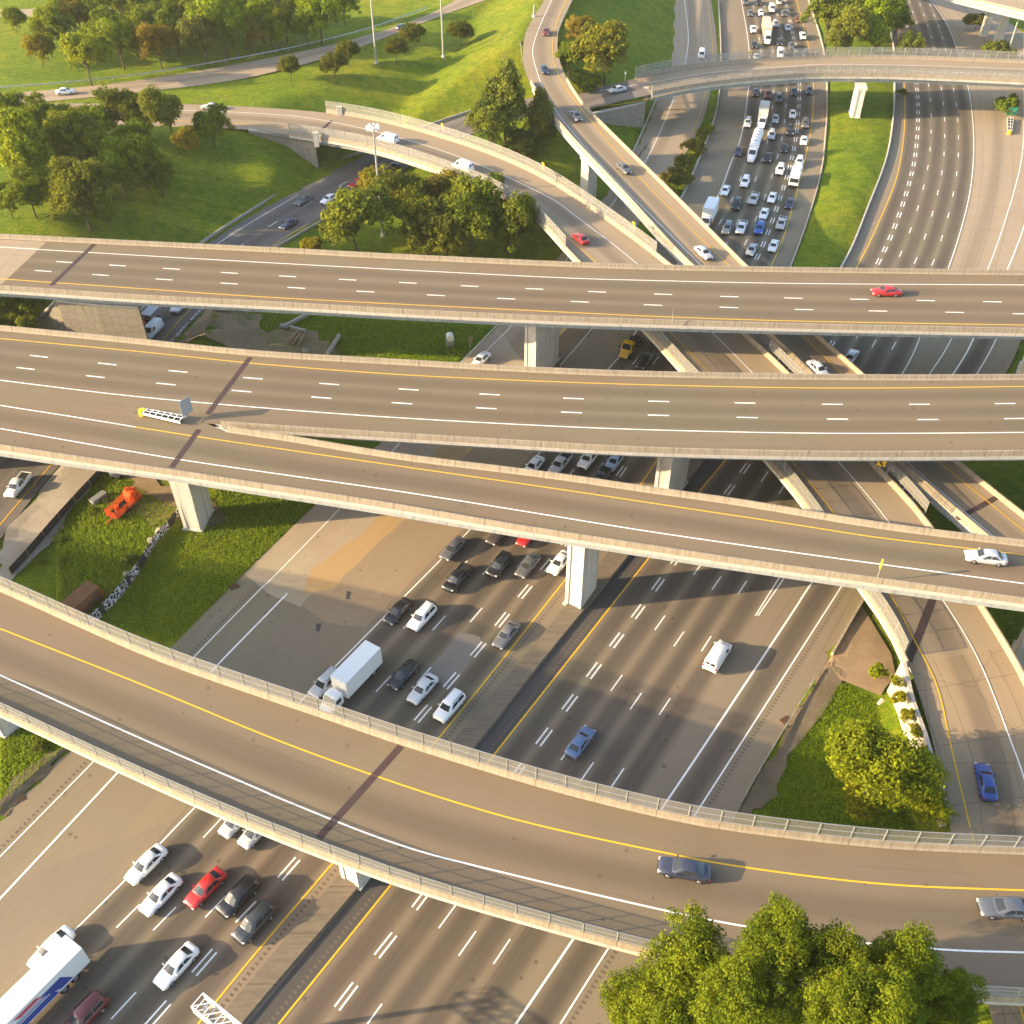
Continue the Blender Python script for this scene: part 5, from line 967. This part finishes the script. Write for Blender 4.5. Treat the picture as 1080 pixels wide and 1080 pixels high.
for ty, x, y, c, l in (('sedan',680,380,BLK,'black sedan between the far and middle decks'),('sedan',562.8,491,WHT,'white sedan, leftmost in the gap between middle deck and ramp deck'),('pickup',591,489,SIL,'silver pickup carrying a ladder in the gap between the decks'),('pickup',621,483,WHT,'white pickup in the gap between the decks'),('sedan',648,486,(.30,.42,.55),'pale blue sedan left of the pier in the gap between the decks'),('pickup',632,505,BLK,'black pickup peeping out above the ramp deck'),
  ('sedan',526,562,(.06,.045,.04),'dark brown sedan emerging below the ramp deck'),('sedan',557.5,564,RED,'red car emerging below the ramp deck'),('sedan',478,578,GRY,'dark grey sedan on the solid white line below the ramp deck'),('pickup',482.5,610,BLK,'black pickup below the ramp deck'),('suv',527,596.5,BLK,'boxy black sport utility car below the ramp deck'),('sedan',557,596,GRY,'dark grey sedan right of the boxy black car'),('sedan',590,593,WHT,'pale sedan beside the pier of the ramp deck'),('sedan',420,644,BLK,'black sedan on the solid line left of the white car'),('suv',445,651,WHT,'white sport utility car with black roof panel in the middle of the carriageway'),('sedan',534,669,(.14,.145,.15),'grey sedan alone by the yellow line'),('suv',343,721,SIL,'silver car left of the white box truck'),('sedan',425.6,711,BLK,'black sedan right of the white box truck'),('sedan',446,726,(.55,.57,.58),'silver sedan in front of the curved ramp'),('suv',474,745,WHT,'white sport utility car closest to the curved ramp by the yellow line')):
    car(ty, x, y, c, l, hA, True, group=GM)
cabtruck('box', 376, 712, 'white box truck in the second lane before the curved ramp', hA, L=7.2, group=GM)
lad = MB(); g = G(591, 489, 2.0); hh = heading(hA, g); 
cabtruck('tractor', 669, 357, 'yellow tractor unit between the far and middle decks', hA, L=4.6, cabcol=(.75,.42,.02), group=GM, name='tractor_truck')
GN = 'vehicles on the inbound carriageway in the foreground'
for ty, x, y, c, l in (('sedan',154,911,WHT,'white sedan on the solid line, topmost in the foreground'),('sedan',169.4,943,WHT,'white sedan left of the red car'),('sedan',216.7,936,RED,'red sedan in the foreground'),('suv',251.4,946,BLK,'black car right of the red sedan'),('suv',268,973,(.03,.035,.04),'dark car beside the yellow line, right of the black car'),('sedan',186,1018,WHT,'white sedan with dark windows alone near the bottom'),('sedan',54,1000,WHT,'white car on the solid line beside the big trailer'),('suv',88,1072,DRD,'dark red car behind the big white trailer'),('hatch',269,877,SIL,'silver car half under the curved ramp, right of two'),('hatch',248.6,866,SIL,'silver car half under the curved ramp, left of two')):
    car(ty, x, y, c, l, hA, True, group=GN)
cabtruck('semi', 20, 1070, 'long white trailer truck with blue streak graphics cut by the lower left corner', hA, L=13.5, group=GN, name='semi_truck', graphics=True)
GB = 'vehicles on the outbound carriageway'
car('van', 757, 692, WHT, 'white cargo van alone on the outbound lanes', hB, False, group=GB)
for ty, x, y, c, l in (('sedan',612,782,(.10,.16,.30),'dull blue car in the shade behind the curved ramp fence'),('sedan',898,375,SIL,'silver car in the outbound lanes between the far and middle decks')): car(ty, x, y, c, l, hB, False, group=GB)
GF = 'vehicles on the sunken frontage road'
for ty, x, y, z, c, l in (('sedan',304,235.6,0,NVY,'dark blue car lowest on the road beside the yellowing trees'),('sedan',320,211,0,GRY,'dark car next to the barrier of the sunken road'),('sedan',347,209.5,.2,WHT,'white car on the road below the fenced ramp'),('sedan',376,193,.5,RED,'red car on the road below the fenced ramp'),('sedan',413,176,1.0,BLK,'black car half under the fenced ramp')): car(ty, x, y, c, l, m_F, True, z, GF)
car('van', 161, 349, WHT, 'white van behind the red truck below the far deck', m_F, True, 0, GF); car('pickup', 190, 322, WHT, 'white pickup partly under the far deck', m_F, True, 0, GF); car('pickup', 19, 512, WHT, 'white pickup at the left edge below the ramp deck', m_F, True, 0, GF)
rt = cabtruck('tractor', 156, 334, 'red truck with a silver dump body between the two wide decks', m_F, True, L=4.8, cabcol=RED, group=GF, name='dump_truck')
b = MB(); b.box((-1.2, 0, 1.75), (4.0, 2.2, 1.1)); link('dump_body', mesh_of(b, 'dump_body', [M['rim']], bevel=.06), rt)
GR = 'vehicles on the elevated ramps'
for ty, x, y, z, c, gd, rev, l in (('van',409,147,9,WHT,m_R1,False,'white van on the fenced ramp near its left end'),('van',488,176,8.9,WHT,m_R1,False,'white van on the fenced ramp near the middle'),('sedan',612,251,8.3,RED,m_R1,False,'red car on the fenced ramp just above the far deck'),('sedan',576,33,15,DRD,m_R2,True,'dark red car at the top of the high ramp'),('sedan',574,73,14.6,NVY,m_R2,True,'dark blue car on the bend of the high ramp'),('sedan',607,122,13.5,GRY,m_R2,True,'dark car on the high ramp above the top bridge end'),('sedan',658,177,11.5,GRY,m_R2,True,'dark car half way down the high ramp'),('sedan',742,266,9,SIL,m_R2,True,'silver car on the high ramp just above the far deck'),('sedan',651,94,8.8,SIL,m_R3,True,'silver car at the left end of the top bridge'),('sedan',863,389,7.8,WHT,m_R2,True,'white car on the right ramp seen between the wide decks'),('sedan',1040,824,3.4,(.02,.06,.25),m_R1,False,'blue car on the low ramp at the right'),('sedan',69,96,8.6,WHT,m_U,False,'white car on the upper road at the left'),('sedan',58,119,8.6,GRY,m_R1,False,'dark car where the ramp leaves the upper road'),('sedan',222,112,8.6,SIL,m_R1,False,'silver car on the ramp road behind the left trees'),('sedan',424,28,9,GRY,m_U,False,'dark car on the upper road past the first lamp post')):
    car(ty, x, y, c, l, gd, rev, z+.05, GR)
car('van', 740, 58, WHT, 'white van on the collector lane at the top', cR, True, 0, GR); car('sedan', 507, 379, WHT, 'white car on the collector lane between the far and middle decks', cL, True, 0, GR)
GD = 'cars on the wide decks'
car('sedan', 935, 307, RED, 'red car on the far deck', L1[0], True, Z1, GD, hd=math.pi); car('sedan', 1040, 587, SIL, 'silver car at the right end of the ramp deck', None, z=Z2, group=GD, hd=heading(A3, G(1040,580,Z2), False)); car('sedan', 722, 916, (.03,.035,.06), 'dark blue car in the middle of the near curved ramp', None, z=Z4, group=GD, hd=heading(A4, G(722,880,Z4), False)); car('sedan', 1062, 957, (.08,.09,.11), 'dark grey car at the right end of the near curved ramp', None, z=Z4, group=GD, hd=heading(A4, G(1060,900,Z4), False))

# ------------------------------------------------------------------ lamp posts, signs, site objects
def lamppost(base, top, lab, ring=False, z=None):
    g = G(base[0], base[1], 0); zg = TZ(g[0], g[1]) if z is None else z
    for _ in range(4): g = G(base[0], base[1], zg); zg = TZ(g[0], g[1]) if z is None else z
    if isinstance(top, tuple):
        best = min((abs((lambda d, u: 540-FPX*u/d)(g[1]*math.cos(PITCH)+(CAM_H-zg-h)*math.sin(PITCH), g[1]*math.sin(PITCH)-(CAM_H-zg-h)*math.cos(PITCH))-top[1]), h) for h in np.arange(2, 60, .1)); h = best[1]
    else: h = top
    root = empty('lamp_post', (g[0], g[1], zg), 0, lab, 'lamp post'); b = MB(); b.tube((0, 0, -.3), (0, 0, h), .32, .14, 10); rel_ = b.build('pole', M['galv'], root)
    b = MB(); b.tube((0, 0, -.3), (0, 0, .5), .55, .5, 10); b.build('base', M['conc'], root)
    if ring:
        for k in range(8):
            a = k*math.pi/4; b = MB(); b.tube((0, 0, h-.6), (math.cos(a)*1.1, math.sin(a)*1.1, h-.5), .05, n=5); b.tube((math.cos(a)*1.15, math.sin(a)*1.15, h-.9), (math.cos(a)*1.15, math.sin(a)*1.15, h-.2), .36, .22, 10); b.build('lamp', M['pwhite'], root)
    return root
lamppost((397,66.7), 30, 'tall bare mast on the grass, left of two, cut by the top edge'); lamppost((467.8,63), 30, 'tall mast with rusty lower half on the grass, right of two'); lamppost((404,248), (391.5,131), 'tall mast with a ring of lamps rising from the autumn clump', True, 0)
lamppost((914.5,44), 32, 'tall mast in the median grove'); lamppost((1063,56), 30, 'tall mast at the right edge above the top bridge'); lamppost((563,18), (565,5), 'short lamp post on the outside of the high ramp', False)
def sign(x, y, z, w, h, ph, mat_, lab, face, kind='plain', name='road_sign', cat='sign'):
    g = G(x, y, z); root = empty(name, g, face, lab, cat); b = MB(); b.tube((0, 0, -.2), (0, 0, ph), .06, n=6); b.build('post', M['galv'], root)
    b = MB(); b.box((.08, 0, ph-h/2), (.05, w, h)); p = b.build('panel', mat_, root)
    if kind == 'chevron':
        b = MB(); zc = ph-h/2
        for s in (1, -1): v = [(.112, -w*.30, zc), (.112, w*.05, zc+s*h*.40), (.112, w*.32, zc+s*h*.40), (.112, -w*.02, zc)]; b.add(v if s > 0 else v[::-1], [(3, 2, 1, 0)])
        b.build('chevron', M['signb'], p)
    if kind == 'exit':
        cu = bpy.data.curves.new('lettering', 'FONT'); cu.body = 'EXIT'; cu.size = .75; cu.align_x = 'CENTER'; cu.extrude = .004; o = bpy.data.objects.new('lettering', cu); COL.objects.link(o); o.parent = p; cu.materials.append(M['pwhite']); bpy.context.view_layer.update(); me = bpy.data.meshes.new_from_object(o); bpy.data.objects.remove(o); o = link('lettering', me, p); o.location = (.115, 0, ph-h/2-.25); o.rotation_euler = (math.pi/2, 0, math.pi/2)
    return root
sign(199, 441, Z2, 1.9, 2.6, 3.4, M['signback'], 'grey back of a sign at the nose between middle deck and ramp deck', R(-35))
sign(1064.5, 126, 0, 2.6, 2.0, 3.2, M['signg'], 'green exit sign above the yellow crash cushion', R(-95), 'exit')
for x, y, z, l in ((467,139,10,'first chevron sign on the fence of the upper left ramp'),(573,181,9.8,'second chevron sign on the fence beside the dark trees'),(668,244,9.3,'third chevron sign on the fence just above the far deck')): sign(x, y, z, 1.0, 1.25, 2.0, M['signy'], l, R(-150), 'chevron', 'chevron_sign')
sign(790.6, 62, 11.3, 1.0, 1.25, 2.1, M['signy'], 'chevron sign on the fence of the top bridge above the collector lane', R(-90), 'chevron', 'chevron_sign'); sign(677.5, 77, 10, .9, 1.1, 2.0, M['signy'], 'small yellow sign at the left end of the top bridge fence', R(-90), 'chevron', 'chevron_sign'); sign(928, 494, 8.6, 1.2, 1.4, 1.9, M['signy'], 'chevron sign between the two right-hand ramps below the middle deck', R(-110), 'chevron', 'chevron_sign')
sign(925.8, 607.8, Z2+.87, .35, 1.5, 2.8, M['signy'], 'yellow sign seen edge-on on the parapet of the ramp deck', R(183)); sign(709, 340, Z1+.8, .3, .8, 2.6, M['galv'], 'thin marker post on the near parapet of the far deck', R(150), name='marker_post', cat='post'); sign(948, 1049, Z4, .12, 2.2, 2.8, M['signy'], 'yellow marker behind the bottom right fence', R(170), name='marker_post', cat='post'); sign(496, 370, 0, .8, 1.0, 3.0, M['wood'], 'small wooden-coloured sign on the grass under the far deck', R(-60)); sign(659, 86, 9.2, .4, .7, 2.6, M['pwhite'], 'slim white marker at the left end of the top bridge', R(-90), name='marker_post', cat='post')
def cushion(p0, p1, z, lab, n=6):
    a, b_ = G(*p0, z), G(*p1, z); d = b_-a; L = np.linalg.norm(d); hd = math.atan2(d[1], d[0]); root = empty('crash_cushion', a, hd, lab, 'crash cushion'); b = MB(); b.tube((.3, 0, 0), (.3, 0, .9), .55, .5, 12); b.build('nose', M['signy'], root)
    for k in range(n): b = MB(); x = .9+(L-1.2)*k/n; w = .75+.35*k/n; b.box((x+(L-1.2)/n/2, 0, .42), ((L-1.2)/n*.55, w, .75)); b.build('cartridge', M['trim'], root)
    b = MB(); [b.bar((.7, s*.5, .6), (L, s*.75, .6), .07, .4) for s in (-1, 1)]; b.bar((.7, 0, .84), (L, 0, .84), .12, .05); [b.bar((.9+(L-1)*k/n, -.6, .86), (.9+(L-1)*k/n, .6, .86), .12, .05) for k in range(n+1)]; b.build('frame', M['pwhite'], root); return root
cushion((149,437), (194,446), Z2, 'white-framed crash cushion with yellow nose at the split of the decks'); cushion((1064,142), (1065,127), 0, 'yellow-nosed crash cushion below the green sign', 4)
# sign gantry over the lanes at the bottom
p0 = G(209, 1057, 7.6); dv = np.array([.83, -.56, 0]); root = empty('sign_gantry', (p0[0], p0[1], 0), 0, 'white lattice sign gantry at the bottom edge above the median', 'gantry'); b = MB(); Lg = 26
P4 = [np.array([0, 0, 7.0])+np.array([.56, .83, 0])*o1*.7+np.array([0, 0, o2*1.1]) for o1 in (-1, 1) for o2 in (0, 1)]
for p in P4: b.bar(p, p+dv*Lg, .14)
for k in range(int(Lg/1.4)+1):
    A_ = [p+dv*1.4*k for p in P4]; b.bar(A_[0], A_[1], .08); b.bar(A_[2], A_[3], .08); b.bar(A_[0], A_[2], .08); b.bar(A_[1], A_[3], .08)
    if k < int(Lg/1.4): B_ = [p+dv*1.4*(k+1) for p in P4]; b.bar(A_[0], B_[1], .08); b.bar(A_[2], B_[3], .08); b.bar(A_[1], B_[3], .08); b.bar(A_[0], B_[2], .08)
b.build('truss', M['pwhite'], root)
for s in (1, 24.5): q = dv*s; b = MB(); b.tube(tuple(q), tuple(q+np.array([0, 0, 7.9])), .25, n=10); b.build('column', M['galv'], root)
# fabric fences and clutter on the building plot
def fabric(pts, lab, graffiti=False, h=1.5):
    C = curve(pts); C[:, 2] = 0; C = resamp(C, step=2.0); root = empty('silt_fence', C[len(C)//2], 0, lab, 'fence'); b = MB(); b.sweep(C, [(0, -.1), (.04, h), (.10, h), (.08, -.1)], 1)
    m = M['fabric'] if not graffiti else M['graf']; rel(b.build('fabric_panel', m, root), root)
    for p in C[::2]: q = MB(); q.box((0, 0, h/2), (.09, .09, h+.3)); o = q.build('post', M['wood'], root); o.location = Vector(p)-root.location
m = mat('graffiti_fabric', (.04, .04, .04), .8); t = NT(m); uv = t.coord('UV'); v = t.node('ShaderNodeTexVoronoi', feature='DISTANCE_TO_EDGE'); v.inputs['Scale'].default_value = 1.7; t.L(uv, v.inputs['Vector'])
n_ = t.noise(uv, 1, 2, .5, (.22, 0, 1)); k = t.math('MULTIPLY', t.math('LESS_THAN', v.outputs['Distance'], .09), t.math('GREATER_THAN', n_, .46)); t.base(t.mix(k, (.035, .035, .035), (.62, .62, .64))); M['graf'] = m
fabric([(190,545),(182,556),(165,575),(150,600),(128,628),(104,653),(90,668)], 'black fabric fence covered in white graffiti scrawls', True, 1.7); fabric([(112,497),(90,520),(60,553),(30,588),(8,612)], 'plain black fabric fence along the gravel strip', False, 1.4)
# graffiti on the low barrier
m = concrete('sprayed_barrier', (.30, .27, .24), (.15, .12, .1), False); t = NT(m); uv = t.coord('UV'); v = t.node('ShaderNodeTexVoronoi'); v.inputs['Scale'].default_value = .9; t.L(uv, v.inputs['Vector']); v3 = t.node('ShaderNodeTexVoronoi', feature='DISTANCE_TO_EDGE'); v3.inputs['Scale'].default_value = 1.6; t.L(uv, v3.inputs['Vector'])
t.base(t.mix(t.math('LESS_THAN', v3.outputs['Distance'], .13), t.ramp(v.outputs['Color'], [(.3, (.03, .03, .03)), (.5, (.6, .6, .6)), (.7, (.35, .03, .03))]), (.62, .62, .6))); gb.data.materials.clear(); gb.data.materials.append(m)
# orange cage trailer with drum and machine
g = G(132, 536, .5); root = empty('cage_trailer', (g[0], g[1], TZ(g[0], g[1])), R(66), 'orange mesh-sided trailer loaded with a drum and an orange machine', 'trailer')
b = MB(); b.box((0, 0, .65), (5.6, 2.1, .12)); b.build('bed', M['trim'], root)
for s in (-1, 1):
    b = MB()
    for zz in (.8, 1.15, 1.5, 1.85): b.bar((-2.8, s*1.05, zz), (2.8, s*1.05, zz), .06)
    for k in range(15): b.bar((-2.8+.4*k, s*1.05, .7), (-2.8+.4*k, s*1.05, 1.88), .05)
    [b.bar((-2.8+.4*k, s*1.05, .7), (-2.4+.4*k, s*1.05, 1.88), .04) for k in range(14)]; b.build('side_cage', M['orange'], root)
b = MB(); [b.bar((-2.8, -1.05, zz), (-2.8, 1.05, zz), .06) for zz in (.8, 1.15, 1.5, 1.85)]; [b.bar((-2.8, -1.05+.35*k, .7), (-2.8, -1.05+.35*k, 1.88), .05) for k in range(7)]; b.build('tail_gate', M['orange'], root)
b = MB(); b.tube((-1.3, .2, .7), (-1.3, .2, 1.7), .35, n=14); b.build('drum', M['orange'], root)
b = MB(); b.add(*loft([(.9, .55, .7, 1.9), (1.2, .9, .7, 2.5), (2.0, .95, .7, 2.7), (2.6, .8, .7, 2.3), (2.9, .5, .7, 1.5)], RING)); b.tube((1.5, .3, 2.5), (1.5, .3, 3.1), .18, n=8); b.tube((2.1, -.3, 2.4), (2.1, -.3, 2.9), .25, n=8); b.build('machine', M['orange'], root)
for x in (-.6, .5):
    for s in (-1, 1): o = bpy.data.objects.new('wheel', WH[0]); COL.objects.link(o); o.parent = root; o.location = (x, s*1.15, .34); r = bpy.data.objects.new('rim', WH[1]); COL.objects.link(r); r.parent = o
b = MB(); b.bar((-2.8, 0, .6), (-4.0, 0, .5), .12); b.build('drawbar', M['orange'], root)
g = G(87, 634, 1.2); root = empty('storage_container', (g[0], g[1], 0), R(62), 'brown box container with orange end beside the graffiti fence', 'container')
b = MB(); b.box((0, 0, 1.25), (4.6, 2.2, 2.3)); b.build('box', M['rust'], root, mesh=None); b = MB(); b.box((0, 0, 2.44), (4.8, 2.4, .1)); b.build('roof', M['rust'], root); b = MB(); b.box((2.42, -.5, .9), (.25, 1.1, 1.5)); b.build('end_door', M['orange'], root); b = MB(); [b.box((x, 0, .05), (.3, 2.0, .2)) for x in (-1.8, 0, 1.8)]; b.build('skid', M['trim'], root)
g = G(123, 500, .6); root = empty('small_generator', (g[0], g[1], .05), .4, 'grey-white machine under the ramp deck behind the orange trailer', 'machine'); b = MB(); b.box((0, 0, .7), (2.0, 1.2, 1.0)); b.build('housing', M['signback'], root); b = MB(); b.box((.3, 0, 1.3), (.7, .8, .3)); b.build('cover', M['pwhite'], root); b = MB(); [b.tube((x, -.65, .3), (x, .65, .3), .3, n=10) for x in (-.6, .6)]; b.build('wheels', M['tyre'], root)
g = G(104, 526, .5); root = empty('equipment_box', (g[0], g[1], .05), 1.0, 'long grey equipment box by the fabric fence', 'box'); b = MB(); b.box((0, 0, .5), (2.6, .9, .8)); b.build('box', M['signback'], root); b = MB(); b.box((0, 0, .95), (2.7, 1.0, .12)); b.build('lid', M['galv'], root)
def rockm(seed, r):
    rg = random.Random(seed); bm = bmesh.new(); bmesh.ops.create_icosphere(bm, subdivisions=2, radius=r)
    for v_ in bm.verts: v_.co *= rg.uniform(.75, 1.15); v_.co.z *= .65
    me = bpy.data.meshes.new('boulder'); bm.to_mesh(me); bm.free(); me.materials.append(M['rock']); return me
for i, (x, y, r, l) in enumerate(((238,335,2.6,'large mound of pale rubble on the dirt below the far deck'),(252,332,1.6,'smaller rubble mound beside the large one'),(299,346,.9,'boulder at the right of the dirt area'),(170,563,.8,'pale stone slab lying along the graffiti fence'),(160,572,.6,'smaller pale stone by the graffiti fence'),(134,607,.6,'stone beside the spiky weed by the graffiti fence'),(322,372,.8,'light rock at the rim of the debris'),(348,378,.6,'light rock at the right end of the debris'))):
    o = link('rubble_mound' if r > 1 else 'boulder', rockm(i, r)); g = G(x, y, 0); o.location = (g[0], g[1], TZ(g[0], g[1])+r*.25); tag(o, l, 'rocks' if r > 1 else 'rock')
for i, (x0, y0, x1, y1, l) in enumerate(((298,346,326,331,'long concrete barrier segment lying on the grass'),(306,346,322,350,'short concrete segment below the long one'),(345,373,358,353,'curved concrete edge piece at the right of the debris'),(306,362,313,352,'leftmost of three parallel concrete beams'),(310,363,317,353,'middle of three parallel concrete beams'),(315,364,321,354,'rightmost of three parallel concrete beams'))):
    a, b_ = G(x0, y0, .4), G(x1, y1, .4); b = MB(); c = (a+b_)/2; d = b_-a; b.bar(a-c, b_-c, .55, .7); o = b.build('concrete_block', M['curb'] if i < 3 else M['wood']); o.location = (c[0], c[1], .45+TZ(c[0], c[1])); tag(o, l, 'concrete block')
g = G(475, 364, 0); root = empty('utility_cabinet', (g[0], g[1], TZ(g[0], g[1])), .2, 'grey rounded utility cabinet on the grass under the far deck', 'cabinet'); b = MB(); b.box((0, 0, .9), (1.4, 1.2, 2.0)); b.build('cabinet_body', M['galv'], root); b = MB(); b.tube((0, -.62, 1.9), (0, .62, 1.9), .68, n=14); b.build('cabinet_top', M['pwhite'], root)
g = G(931, 742, .2); root = empty('access_hatch', (g[0], g[1], .1), .8, 'small square concrete hatch beside the white wall', 'hatch'); b = MB(); b.box((0, 0, .1), (1.1, 1.1, .25)); b.build('frame', M['conc'], root); b = MB(); b.box((0, 0, .25), (.8, .8, .06)); b.build('lid', M['curb'], root)
for x, y, l in ((828,760,'rusty drain grate beside the right guardrail'),(247,619,'dark drain grate at the corner of the grass near the concrete lane'),(19,843,'drain grate at the lower left grass edge')):
    g = G(x, y, 0); root = empty('drain_grate', (g[0], g[1], .02), .6, l, 'drain'); b = MB(); b.box((0, 0, .05), (1.3, .9, .08)); b.build('frame', M['rust'], root); b = MB(); [b.box((-.5+.2*k, 0, .1), (.06, .8, .04)) for k in range(6)]; b.build('grille', M['trim'], root)
tp = MB()
